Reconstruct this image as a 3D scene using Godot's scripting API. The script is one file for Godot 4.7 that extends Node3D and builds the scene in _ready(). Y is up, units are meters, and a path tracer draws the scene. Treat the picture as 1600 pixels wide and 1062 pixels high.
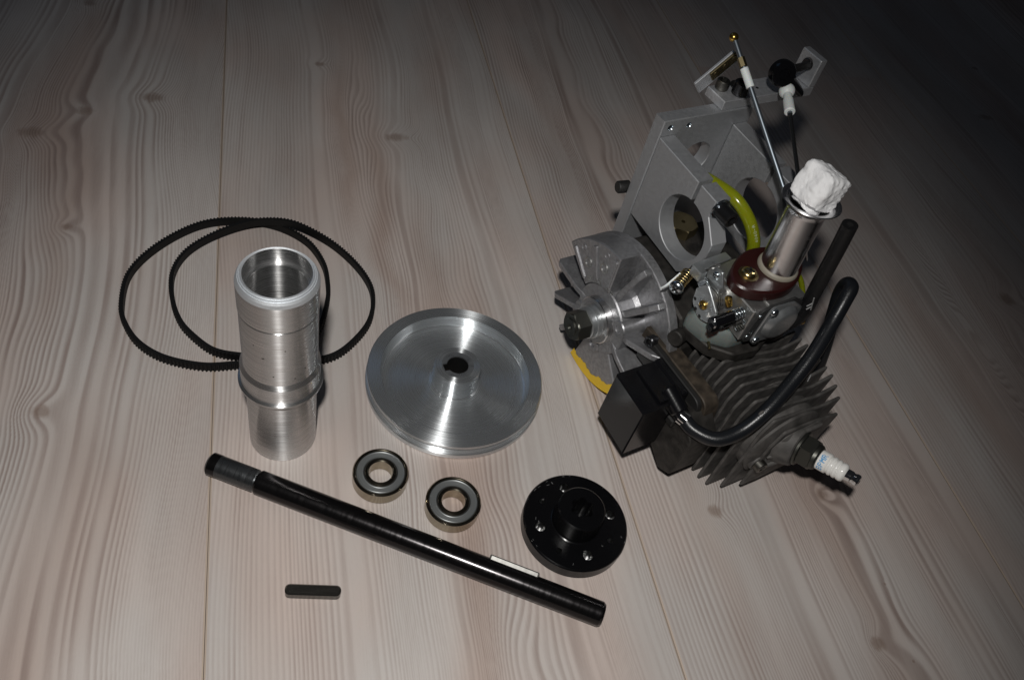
extends Node3D
# An engine unit and turned metal parts laid out on a pale wooden floor, lit by a camera's pop-up flash.
# Lengths in the builders are millimetres; meshes are committed in metres.

const EO := Vector3(298, 0, -170)          # the engine's origin in its own axes (w across, u up, c towards the plug)
const TURN := 0.29670597                   # 17 degrees: the engine's turn on the floor
var mats := {}
var rng := RandomNumberGenerator.new()


# ------------------------------------------------------------------ mesh builder
class MB:
	var P := PackedVector3Array()
	var U := PackedVector2Array()

	func tri(a: Vector3, b: Vector3, c: Vector3, ua := Vector2(), ub := Vector2(), uc := Vector2()) -> void:
		if (b - a).cross(c - a).length_squared() < 1e-12:
			return
		P.append(a); P.append(b); P.append(c)
		U.append(ua); U.append(ub); U.append(uc)

	func quad(a: Vector3, b: Vector3, c: Vector3, d: Vector3, ua := Vector2(), ub := Vector2(), uc := Vector2(), ud := Vector2()) -> void:
		tri(a, b, c, ua, ub, uc)
		tri(a, c, d, ua, uc, ud)

	# profile of (radius, height[, hexagon 0..1]) turned about the local y axis; run it so that the outside lies to its right when going up
	func lathe(prof: Array, xf: Transform3D, seg := 48, a0 := 0.0, a1 := TAU) -> MB:
		var acc := 0.0
		for k in prof.size() - 1:
			var p = prof[k]
			var q = prof[k + 1]
			var l := Vector2(p[0], p[1]).distance_to(Vector2(q[0], q[1]))
			if l < 1e-6:
				continue
			var hp: float = p[2] if p is Vector3 else 0.0
			var hq: float = q[2] if q is Vector3 else 0.0
			for i in seg:
				var t0 := lerpf(a0, a1, float(i) / seg)
				var t1 := lerpf(a0, a1, float(i + 1) / seg)
				var u0 := float(i) / seg
				var u1 := float(i + 1) / seg
				quad(xf * ring(p[0], p[1], t0, hp), xf * ring(q[0], q[1], t0, hq), xf * ring(q[0], q[1], t1, hq), xf * ring(p[0], p[1], t1, hp),
					Vector2(u0, acc / 25.0), Vector2(u0, (acc + l) / 25.0), Vector2(u1, (acc + l) / 25.0), Vector2(u1, acc / 25.0))
			acc += l
		return self

	func ring(r: float, h: float, t: float, hx: float) -> Vector3:
		if hx > 0.0:
			var m := fposmod(t, PI / 3.0) - PI / 6.0
			r *= lerpf(1.0, cos(PI / 6.0) / cos(m), hx)
		return Vector3(r * cos(t), h, r * sin(t))

	# outline in the frame's xy plane (counter-clockwise), from z0 to z1, with chamfered edges at z1 (and z0)
	func extrude(outer: PackedVector2Array, z0: float, z1: float, xf := Transform3D(), bev := 0.0, holes := [], bev0 := -1.0) -> MB:
		if bev0 < 0.0:
			bev0 = bev
		if MB.area(outer) < 0.0:
			outer.reverse()
		var loops := [outer]
		for h in holes:
			var hh: PackedVector2Array = h
			if MB.area(hh) > 0.0:
				hh.reverse()
			loops.append(hh)
		var tops := []
		var bots := []
		for l in loops:
			tops.append(MB.inset(l, bev))
			bots.append(MB.inset(l, bev0))
			var n: int = l.size()
			var s := 0.0
			for i in n:
				var j := (i + 1) % n
				var d: float = l[i].distance_to(l[j])
				var a: Vector2 = l[i]
				var b: Vector2 = l[j]
				var u0 := s / 25.0
				var u1 := (s + d) / 25.0
				quad(xf * v3(a, z0 + bev0), xf * v3(b, z0 + bev0), xf * v3(b, z1 - bev), xf * v3(a, z1 - bev), Vector2(u0, z0 / 25), Vector2(u1, z0 / 25), Vector2(u1, z1 / 25), Vector2(u0, z1 / 25))
				if bev > 0.0:
					var ta: Vector2 = tops[-1][i]
					var tb: Vector2 = tops[-1][j]
					quad(xf * v3(a, z1 - bev), xf * v3(b, z1 - bev), xf * v3(tb, z1), xf * v3(ta, z1), Vector2(u0, z1 / 25), Vector2(u1, z1 / 25), Vector2(u1, z1 / 25 + .02), Vector2(u0, z1 / 25 + .02))
				if bev0 > 0.0:
					var ta: Vector2 = bots[-1][i]
					var tb: Vector2 = bots[-1][j]
					quad(xf * v3(ta, z0), xf * v3(tb, z0), xf * v3(b, z0 + bev0), xf * v3(a, z0 + bev0), Vector2(u0, 0), Vector2(u1, 0), Vector2(u1, .02), Vector2(u0, .02))
				s += d
		cap(tops, z1, xf, true)
		cap(bots, z0, xf, false)
		return self

	func cap(loops: Array, z: float, xf: Transform3D, up: bool) -> void:
		var poly := MB.keyhole(loops)
		var idx := Geometry2D.triangulate_polygon(poly)
		if idx.is_empty():
			printerr("triangulation failed for an outline of %d points " % poly.size(), poly)
		for k in idx.size() / 3:
			var a := poly[idx[k * 3]]
			var b := poly[idx[k * 3 + 1]]
			var c := poly[idx[k * 3 + 2]]
			if ((b - a).cross(c - a) > 0.0) != up:
				var t := b
				b = c
				c = t
			tri(xf * v3(a, z), xf * v3(b, z), xf * v3(c, z), a / 25.0, b / 25.0, c / 25.0)

	static func v3(a: Vector2, z: float) -> Vector3:
		return Vector3(a.x, a.y, z)

	static func area(l: PackedVector2Array) -> float:
		var s := 0.0
		for i in l.size():
			s += l[i].cross(l[(i + 1) % l.size()])
		return s

	static func inset(l: PackedVector2Array, b: float) -> PackedVector2Array:
		if b <= 0.0:
			return l
		var out := PackedVector2Array()
		var n := l.size()
		for i in n:
			var d0 := (l[i] - l[(i + n - 1) % n]).normalized()
			var d1 := (l[(i + 1) % n] - l[i]).normalized()
			var n0 := Vector2(-d0.y, d0.x)
			var n1 := Vector2(-d1.y, d1.x)
			var m := n0 + n1
			var k := m.length_squared()
			out.append(l[i] + (m * (2.0 * b / k) if k > 0.4 else n0 * b))
		return out

	static func keyhole(loops: Array) -> PackedVector2Array:
		var poly: PackedVector2Array = loops[0].duplicate()
		for h in range(1, loops.size()):
			var hole: PackedVector2Array = loops[h]
			var best := [1e9, 0, 0]
			for i in poly.size():
				for j in hole.size():
					var d := poly[i].distance_squared_to(hole[j])
					if d < best[0]:
						best = [d, i, j]
			var off := (hole[best[2]] - poly[best[1]]).normalized().orthogonal() * 0.002
			var out := PackedVector2Array()
			for i in best[1] + 1:
				out.append(poly[i])
			for j in hole.size() + 1:
				out.append(hole[(best[2] + j) % hole.size()] + (off if j == hole.size() else Vector2()))
			for i in range(best[1], poly.size()):
				out.append(poly[i] + (off if i == best[1] else Vector2()))
			poly = out
		return poly

	# round bar along points; one radius for all, or a radius for each
	func tube(pts: PackedVector3Array, rad, seg := 16, closed := false, caps := true, flat := 1.0) -> MB:
		var n := pts.size()
		var nrm := Vector3()
		var rings := []
		var acc := 0.0
		var vs := []
		for i in n:
			var d := (pts[(i + 1) % n] - pts[(i + n - 1) % n]) if closed else (pts[mini(i + 1, n - 1)] - pts[maxi(i - 1, 0)])
			d = d.normalized()
			if i == 0:
				nrm = d.cross(Vector3(0.3, 1, 0.2)).normalized()
			nrm = (nrm - d * nrm.dot(d)).normalized()
			var bi := d.cross(nrm)
			var r: float = rad[i] if rad is Array or rad is PackedFloat32Array else rad
			var ring_ := PackedVector3Array()
			for k in seg + 1:
				var t := TAU * k / seg
				ring_.append(pts[i] + nrm * cos(t) * r + bi * sin(t) * r * flat)
			rings.append(ring_)
			if i > 0:
				acc += pts[i].distance_to(pts[i - 1])
			vs.append(acc / 25.0)
		for i in (n if closed else n - 1):
			var a: PackedVector3Array = rings[i]
			var b: PackedVector3Array = rings[(i + 1) % n]
			for k in seg:
				quad(a[k], a[k + 1], b[k + 1], b[k], Vector2(float(k) / seg, vs[i]), Vector2(float(k + 1) / seg, vs[i]), Vector2(float(k + 1) / seg, vs[(i + 1) % n]), Vector2(float(k) / seg, vs[(i + 1) % n]))
		if caps and not closed:
			for k in seg:
				tri(pts[0], rings[0][k + 1], rings[0][k])
				tri(pts[n - 1], rings[n - 1][k], rings[n - 1][k + 1])
		return self

	func ball(c: Vector3, r: float, seg := 20) -> MB:
		var prof := []
		for i in 13:
			var t := PI * i / 12.0 - PI / 2
			prof.append(Vector2(r * cos(t) if i % 12 else 0.0, r * sin(t)))
		return lathe(prof, Transform3D(Basis(), c), seg)

	# centre, size, chamfer, turn
	func box(c: Vector3, s: Vector3, bev := 0.4, basis := Basis()) -> MB:
		var x := s.x / 2
		var y := s.y / 2
		var b := minf(bev, minf(x, y) * 0.8)
		var poly := PackedVector2Array([Vector2(-x + b, -y), Vector2(x - b, -y), Vector2(x, -y + b), Vector2(x, y - b), Vector2(x - b, y), Vector2(-x + b, y), Vector2(-x, y - b), Vector2(-x, -y + b)])
		return extrude(poly, -s.z / 2, s.z / 2, Transform3D(basis, c), b * 0.6)

	func coil(a: Vector3, b: Vector3, r: float, wire: float, turns: float) -> MB:
		var d := (b - a).normalized()
		var x := d.cross(Vector3(0.2, 1, 0.4)).normalized()
		var y := d.cross(x)
		var pts := PackedVector3Array()
		var n := int(turns * 14)
		for i in n + 1:
			var t := TAU * turns * i / n
			pts.append(a.lerp(b, float(i) / n) + (x * cos(t) + y * sin(t)) * r)
		return tube(pts, wire, 7)

	# smooth where faces meet at less than the given angle; front faces clockwise
	func mesh(angle := 38.0, origin := Vector3()) -> ArrayMesh:
		var n := P.size()
		var fn := PackedVector3Array()
		fn.resize(n / 3)
		var at := {}
		var keys := PackedInt32Array()
		keys.resize(n)
		var lists := []
		for i in n:
			if i % 3 == 0:
				fn[i / 3] = (P[i + 1] - P[i]).cross(P[i + 2] - P[i])
			var k := Vector3i((P[i] * 500.0).round())
			var id: int = at.get(k, -1)
			if id < 0:
				id = lists.size()
				at[k] = id
				lists.append(PackedInt32Array())
			lists[id].append(i / 3)
			keys[i] = id
		var un := PackedVector3Array()
		un.resize(n / 3)
		for i in n / 3:
			un[i] = fn[i].normalized()
		var lim := cos(deg_to_rad(angle))
		var vo := PackedVector3Array()
		var no := PackedVector3Array()
		var uo := PackedVector2Array()
		vo.resize(n); no.resize(n); uo.resize(n)
		for i in n:
			var f := i / 3
			var s := Vector3()
			for g in lists[keys[i]]:
				if un[g].dot(un[f]) > lim:
					s += fn[g]
			var o := i + (0 if i % 3 == 0 else (1 if i % 3 == 1 else -1))
			vo[o] = (P[i] - origin) * 0.001
			no[o] = s.normalized() if s.length_squared() > 1e-12 else un[f]
			uo[o] = U[i]
		var arr := []
		arr.resize(Mesh.ARRAY_MAX)
		arr[Mesh.ARRAY_VERTEX] = vo
		arr[Mesh.ARRAY_NORMAL] = no
		arr[Mesh.ARRAY_TEX_UV] = uo
		var m := ArrayMesh.new()
		m.add_surface_from_arrays(Mesh.PRIMITIVE_TRIANGLES, arr)
		return m


func mb() -> MB:
	return MB.new()


func frame(at: Vector3, axis: Vector3, roll := 0.0) -> Transform3D:     # local y along the axis
	var y := axis.normalized()
	var x := y.cross(Vector3(0.12, 0.31, 0.94) if absf(y.z) < 0.9 else Vector3(0, 1, 0)).normalized()
	return Transform3D(Basis(x, y, x.cross(y)).rotated(y, roll), at)


func put(called: String, parent: Node, m: Mesh, mat: Material) -> MeshInstance3D:
	var o := MeshInstance3D.new()
	o.name = called
	o.mesh = m
	o.material_override = mat
	parent.add_child(o, true)
	return o


func epart(called: String, parent: Node, b: MB, mat: String, angle := 38.0) -> MeshInstance3D:
	return put(called, parent, b.mesh(angle, EO), mats[mat])


func thing(called: String, label: String, category: String, at := Vector3(), turn := 0.0, group := "") -> Node3D:
	var o := Node3D.new()
	o.name = called
	o.position = at * 0.001
	o.rotation.y = turn
	add_child(o, true)
	tag(o, label, category, group)
	return o


func tag(o: Node, label: String, category: String, group := "") -> void:
	o.set_meta("label", label)
	o.set_meta("category", category)
	if group:
		o.set_meta("group", group)


func poly(a: Array) -> PackedVector2Array:
	var out := PackedVector2Array()
	for i in a.size() / 2:
		out.append(Vector2(a[i * 2], a[i * 2 + 1]))
	return out


func circle(c: Vector2, r: float, n := 28, a0 := 0.0, a1 := TAU) -> PackedVector2Array:
	var out := PackedVector2Array()
	var full := absf(a1 - a0 - TAU) < 1e-4
	for i in (n if full else n + 1):
		var t := lerpf(a0, a1, float(i) / n)
		out.append(c + Vector2(cos(t), sin(t)) * r)
	return out


# outline with its corners rounded: points, and one radius for each
func rounded(pts: PackedVector2Array, rad: Array, n := 6) -> PackedVector2Array:
	var out := PackedVector2Array()
	var m := pts.size()
	for i in m:
		var p := pts[i]
		var r: float = rad[i % rad.size()]
		if r <= 0.0:
			out.append(p)
			continue
		var a := (pts[(i + m - 1) % m] - p).normalized()
		var b := (pts[(i + 1) % m] - p).normalized()
		var half := acos(clampf(a.dot(b), -1, 1)) / 2
		var d := r / tan(half)
		var s := p + a * d
		var e := p + b * d
		for k in n + 1:
			var t := float(k) / n
			out.append(s.lerp(p, t).lerp(p.lerp(e, t), t))
	return out


func smooth(pts: Array, n := 8, closed := false) -> PackedVector3Array:
	var out := PackedVector3Array()
	var m := pts.size()
	for i in (m if closed else m - 1):
		var p0: Vector3 = pts[(i + m - 1) % m] if closed or i > 0 else pts[0] * 2.0 - pts[1]
		var p1: Vector3 = pts[i]
		var p2: Vector3 = pts[(i + 1) % m]
		var p3: Vector3 = pts[(i + 2) % m] if closed or i + 2 < m else p2 * 2.0 - p1
		for k in n:
			out.append(p1.cubic_interpolate(p2, p0, p3, float(k) / n))
	if not closed:
		out.append(pts[m - 1])
	return out


# ------------------------------------------------------------------ materials
func lin(r: float, g: float, b: float, a := 1.0) -> Color:
	return Color(r, g, b, a).linear_to_srgb()


func mat(called: String, col: Color, rough: float, metal := 0.0, spec := 0.5) -> StandardMaterial3D:
	var m := StandardMaterial3D.new()
	m.resource_name = called
	m.albedo_color = col
	m.roughness = rough
	m.metallic = metal
	m.metallic_specular = spec
	mats[called] = m
	return m


func noise_tex(w: int, h: int, freq: float, seed_: int, lo: float, hi: float, octaves := 4, sx := 1.0, sy := 1.0) -> ImageTexture:
	var f := FastNoiseLite.new()
	f.noise_type = FastNoiseLite.TYPE_SIMPLEX_SMOOTH
	f.seed = seed_
	f.frequency = freq
	f.fractal_octaves = octaves
	var d := PackedByteArray()
	d.resize(w * h)
	for y in h:
		for x in w:
			# wrapped on a torus in x and y by blending
			var fx := float(x) / w
			var fy := float(y) / h
			var v := f.get_noise_2d(x * sx, y * sy) * (1 - fx) * (1 - fy) + f.get_noise_2d((x - w) * sx, y * sy) * fx * (1 - fy) + f.get_noise_2d(x * sx, (y - h) * sy) * (1 - fx) * fy + f.get_noise_2d((x - w) * sx, (y - h) * sy) * fx * fy
			d[y * w + x] = clampi(int(255 * lerpf(lo, hi, clampf(v * 0.9 + 0.5, 0, 1))), 0, 255)
	return ImageTexture.create_from_image(Image.create_from_data(w, h, false, Image.FORMAT_L8, d))


func lines_tex(n: int, seed_: int, lo: float, hi: float) -> ImageTexture:      # fine random rows: marks left by a lathe tool
	rng.seed = seed_
	var d := PackedByteArray()
	d.resize(8 * n)
	var v := 0.5
	for y in n:
		v = clampf(lerpf(v, rng.randf(), 0.75), 0, 1)
		for x in 8:
			d[y * 8 + x] = int(255 * lerpf(lo, hi, v))
	return ImageTexture.create_from_image(Image.create_from_data(8, n, false, Image.FORMAT_L8, d))


func make_materials() -> void:
	var tool_marks := lines_tex(144, 11, 0.0, 1.0)
	var tool_rough := lines_tex(200, 12, 0.7, 1.0)
	var faint := noise_tex(256, 256, 0.05, 27, 0.8, 1.0)
	var blotch := noise_tex(256, 256, 0.02, 21, 0.55, 1.0)
	var grit := noise_tex(256, 256, 0.12, 22, 0.0, 1.0, 3)
	var fine := noise_tex(256, 256, 0.3, 23, 0.0, 1.0, 2)
	var smear := noise_tex(256, 256, 0.05, 24, 0.5, 1.0, 4, 0.15, 1.0)

	var m := mat("turned", lin(.66, .66, .66), 0.34, 0.97)
	m.anisotropy_enabled = true
	m.anisotropy = -1.0
	m.roughness_texture = tool_rough
	m.heightmap_enabled = true
	m.heightmap_texture = tool_marks
	m.heightmap_scale = 0.00045
	m.uv1_scale = Vector3(1, 1, 1)

	m = mat("lip_metal", lin(.72, .75, .78), 0.5, 0.8)
	m.heightmap_enabled = true
	m.heightmap_texture = grit
	m.heightmap_scale = 0.004
	m.uv1_scale = Vector3(6, 6, 6)

	m = mat("faced", lin(.76, .79, .81), 0.345, 0.90)
	m.anisotropy_enabled = true
	m.anisotropy = -1.0
	m.roughness_texture = tool_rough
	m.heightmap_enabled = true
	m.heightmap_texture = tool_marks
	m.heightmap_scale = 0.0003

	m = mat("milled", lin(.46, .47, .485), 0.70, 0.88)
	m.roughness_texture = faint
	m.uv1_triplanar = true
	m.uv1_scale = Vector3(22, 22, 22)
	m.heightmap_enabled = true
	m.heightmap_texture = grit
	m.heightmap_scale = 0.002

	m = mat("bracket_alu", lin(.62, .63, .65), 0.70, 0.88)
	m.roughness_texture = faint
	m.uv1_triplanar = true
	m.uv1_scale = Vector3(22, 22, 22)
	m.heightmap_enabled = true
	m.heightmap_texture = grit
	m.heightmap_scale = 0.002

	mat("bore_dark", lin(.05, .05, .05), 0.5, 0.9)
	m = mat("bore", lin(.50, .52, .54), 0.42, 0.9)
	m.roughness_texture = blotch

	m = mat("cast", lin(.43, .43, .445), 0.58, 0.8)
	m.roughness_texture = blotch
	m.albedo_texture = faint
	m.uv1_triplanar = true
	m.uv1_scale = Vector3(26, 26, 26)
	m.heightmap_enabled = true
	m.heightmap_texture = grit
	m.heightmap_scale = 0.007

	m = mat("carb_cast", lin(.42, .42, .41), 0.5, 0.9)
	m.roughness_texture = blotch
	m.uv1_triplanar = true
	m.uv1_scale = Vector3(40, 40, 40)
	m.heightmap_enabled = true
	m.heightmap_texture = grit
	m.heightmap_scale = 0.006

	m = mat("fin", lin(.135, .127, .12), 0.64, 0.2)
	m.albedo_texture = blotch
	m.uv1_triplanar = true
	m.uv1_scale = Vector3(25, 25, 25)
	m.heightmap_enabled = true
	m.heightmap_texture = grit
	m.heightmap_scale = 0.01

	m = mat("case_dark", lin(.06, .055, .05), 0.6, 0.5)
	m.albedo_texture = blotch
	m.uv1_triplanar = true
	m.uv1_scale = Vector3(25, 25, 25)
	m.heightmap_enabled = true
	m.heightmap_texture = grit
	m.heightmap_scale = 0.01

	m = mat("anodised", lin(.003, .003, .0035), 0.25, 0.0, 0.42)
	m.anisotropy_enabled = true
	m.anisotropy = -0.7
	m.heightmap_enabled = true
	m.heightmap_texture = tool_marks
	m.heightmap_scale = 0.0007
	m = mat("bare_hole", lin(.30, .30, .30), 0.28, 1.0)

	m = mat("blued", lin(.035, .033, .034), 0.27, 0.9)
	m.roughness_texture = smear
	m.uv1_scale = Vector3(1, 1, 1)
	m = mat("blued_worn", lin(.095, .10, .105), 0.40, 0.85)
	m.roughness_texture = smear
	m.heightmap_enabled = true
	m.heightmap_texture = grit
	m.heightmap_scale = 0.003
	m = mat("bright_key", lin(.27, .265, .25), 0.45, 0.6)
	m.roughness_texture = blotch
	m.albedo_texture = blotch
	m.uv1_triplanar = true
	m.uv1_scale = Vector3(60, 60, 60)
	m = mat("dark_key", lin(.10, .094, .085), 0.27, 0.85)
	m.roughness_texture = smear

	m = mat("race", lin(.34, .30, .23), 0.2, 1.0)
	m.anisotropy_enabled = true
	m.anisotropy = -0.5
	m = mat("shield", lin(.22, .23, .23), 0.42, 0.6)
	m.anisotropy_enabled = true
	m.anisotropy = -0.4
	m = mat("seal_gap", lin(.012, .012, .012), 0.5)

	m = mat("belt_rubber", lin(.006, .006, .006), 0.6, 0.0, 0.35)
	m.heightmap_enabled = true
	m.heightmap_texture = fine
	m.heightmap_scale = 0.003
	m = mat("hose_rubber", lin(.008, .008, .0085), 0.45, 0.0, 0.38)
	m.roughness_texture = blotch
	m.heightmap_enabled = true
	m.heightmap_texture = grit
	m.heightmap_scale = 0.005
	m.uv1_scale = Vector3(1, 1, 1)
	m = mat("lead_rubber", lin(.008, .009, .011), 0.32, 0.0, 0.42)
	m.heightmap_enabled = true
	m.heightmap_texture = grit
	m.heightmap_scale = 0.004
	mat("scuff", lin(.22, .22, .22), 0.6)

	m = mat("gloss_black", lin(.004, .004, .005), 0.22)
	m.heightmap_enabled = true
	m.heightmap_texture = grit
	m.heightmap_scale = 0.003
	m.uv1_triplanar = true
	m.uv1_scale = Vector3(20, 20, 20)
	m = mat("matt_black", lin(.012, .0115, .011), 0.55)
	m.heightmap_enabled = true
	m.heightmap_texture = grit
	m.heightmap_scale = 0.005
	m.uv1_triplanar = true
	m.uv1_scale = Vector3(25, 25, 25)
	m = mat("laminations", lin(.085, .066, .048), 0.6, 0.3)
	m.albedo_texture = blotch
	m.uv1_triplanar = true
	m.uv1_scale = Vector3(30, 30, 30)
	m = mat("socket_steel", lin(.06, .06, .064), 0.27, 0.9)
	m = mat("socket_grey", lin(.16, .155, .14), 0.4, 1.0)

	m = mat("zinc", lin(.62, .68, .72), 0.2, 1.0)
	m = mat("zinc_sheet", lin(.46, .48, .49), 0.44, 0.85)
	m.roughness_texture = blotch
	m.uv1_triplanar = true
	m.uv1_scale = Vector3(40, 40, 40)
	m = mat("chromate", lin(.55, .42, .2), 0.25, 1.0)
	m = mat("brass", lin(.58, .38, .10), 0.26, 1.0)
	m = mat("brass_dull", lin(.22, .18, .10), 0.42, 1.0)
	m = mat("chrome", lin(.72, .72, .72), 0.12, 1.0)
	m.roughness_texture = smear
	m = mat("polished", lin(.74, .74, .75), 0.30, 1.0)
	m.anisotropy_enabled = true
	m.anisotropy = 0.4
	m.roughness_texture = smear
	m = mat("nut_steel", lin(.09, .09, .08), 0.4, 0.9)
	m = mat("rod_steel", lin(.20, .23, .26), 0.42, 0.9)
	m = mat("rod_black", lin(.01, .01, .01), 0.4)
	mat("hole_dark", lin(.004, .004, .004), 0.7)

	m = mat("white_nylon", lin(.86, .86, .84), 0.45)
	m.subsurf_scatter_enabled = true
	m.subsurf_scatter_strength = 0.15
	m = mat("insulator", lin(.13, .148, .14), 0.5)
	m.subsurf_scatter_enabled = true
	m.subsurf_scatter_strength = 0.3
	m.heightmap_enabled = true
	m.heightmap_texture = blotch
	m.heightmap_scale = 0.02
	m.uv1_triplanar = true
	m.uv1_scale = Vector3(40, 40, 40)
	m = mat("phenolic", lin(.024, .0045, .004), 0.32)
	m.heightmap_enabled = true
	m.heightmap_texture = grit
	m.heightmap_scale = 0.006
	m.uv1_triplanar = true
	m.uv1_scale = Vector3(40, 40, 40)
	m = mat("seal_ring", lin(.26, .235, .19), 0.45)
	m = mat("gasket", lin(.02, .02, .02), 0.6)
	m = mat("ceramic", lin(.80, .79, .76), 0.16)
	m = mat("yellow_paint", lin(.80, .52, .015), 0.5)
	m.roughness_texture = blotch
	m.heightmap_enabled = true
	m.heightmap_texture = grit
	m.heightmap_scale = 0.01
	m.uv1_triplanar = true
	m.uv1_scale = Vector3(40, 40, 40)

	m = mat("paper", lin(.90, .90, .91), 0.85)
	m.heightmap_enabled = true
	m.heightmap_texture = dots_tex()
	m.heightmap_scale = 0.03
	m.uv1_triplanar = true
	m.uv1_scale = Vector3(55, 55, 55)
	m.backlight_enabled = true
	m.backlight = Color(0.25, 0.25, 0.25)
	m = mat("groove_wood", lin(.43, .35, .285), 0.6)
	m = mat("fuel_line", Color(1, 1, 1), 0.18)
	m.albedo_texture = print_tex("4040-A", Color(lin(.19, .215, .007)), Color(lin(.40, .45, .32)), 256, 1536, 985)
	m.uv1_scale = Vector3(1, 1.0 / 3.0, 1)
	m.uv1_offset = Vector3(-0.4, 0, 0)
	m.subsurf_scatter_enabled = true
	m.subsurf_scatter_strength = 0.12
	m = mat("plug_print", Color(1, 1, 1), 0.16)
	m.albedo_texture = print_tex("BPMR", Color(lin(.80, .79, .76)), Color(lin(.16, .38, .64)), 256, 64, -1)
	m.uv1_offset = Vector3(0.375, 0, 0)
	m.uv1_scale = Vector3(1, 4.7, 1)
	m = mat("steel_print", Color(1, 1, 1), 0.4, 0.9)


func dots_tex() -> ImageTexture:
	var im := Image.create(128, 128, false, Image.FORMAT_L8)
	for y in 128:
		for x in 128:
			var d := Vector2(fposmod(x, 21.33) - 10.6, fposmod(y + (10.6 if int(x / 21.33) % 2 else 0.0), 21.33) - 10.6).length()
			im.set_pixel(x, y, Color.WHITE * clampf(1.0 - d / 8.0, 0, 1) * 0.8)
	return ImageTexture.create_from_image(im)


const GLYPH := {"4": "0010 0110 1010 1111 0010", "0": "0110 1001 1001 1001 0110", "-": "0000 0000 1110 0000 0000", "A": "0110 1001 1111 1001 1001", "B": "1110 1001 1110 1001 1110", "P": "1110 1001 1110 1000 1000",
	"M": "1001 1111 1111 1001 1001", "R": "1110 1001 1110 1010 1001", "7": "1111 0001 0010 0100 0100", "N": "1001 1101 1011 1001 1001", "2": "1110 0001 0110 1000 1111", "L": "1000 1000 1000 1000 1111", "H": "1001 1001 1111 1001 1001"}


# flat print; along >= 0: written along the texture's v axis from that row, else along u across the middle
func print_tex(text: String, ground: Color, ink: Color, w: int, h: int, along: int) -> ImageTexture:
	var im := Image.create(w, h, false, Image.FORMAT_RGB8)
	im.fill(ground)
	var pen := along
	for ch in text:
		var rows: PackedStringArray = GLYPH[ch].split(" ")
		for r in 5:
			for c in 4:
				if rows[r][c] == "1":
					if along >= 0:
						im.fill_rect(Rect2i(w / 2 + 8 - r * 4, pen - c * 6, 4, 6), ink)
					else:
						im.fill_rect(Rect2i(w / 2 - 32 + pen + c * 4, 16 + r * 7, 4, 7), ink)
		pen += -33 if along >= 0 else 18
	return ImageTexture.create_from_image(im)


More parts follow.
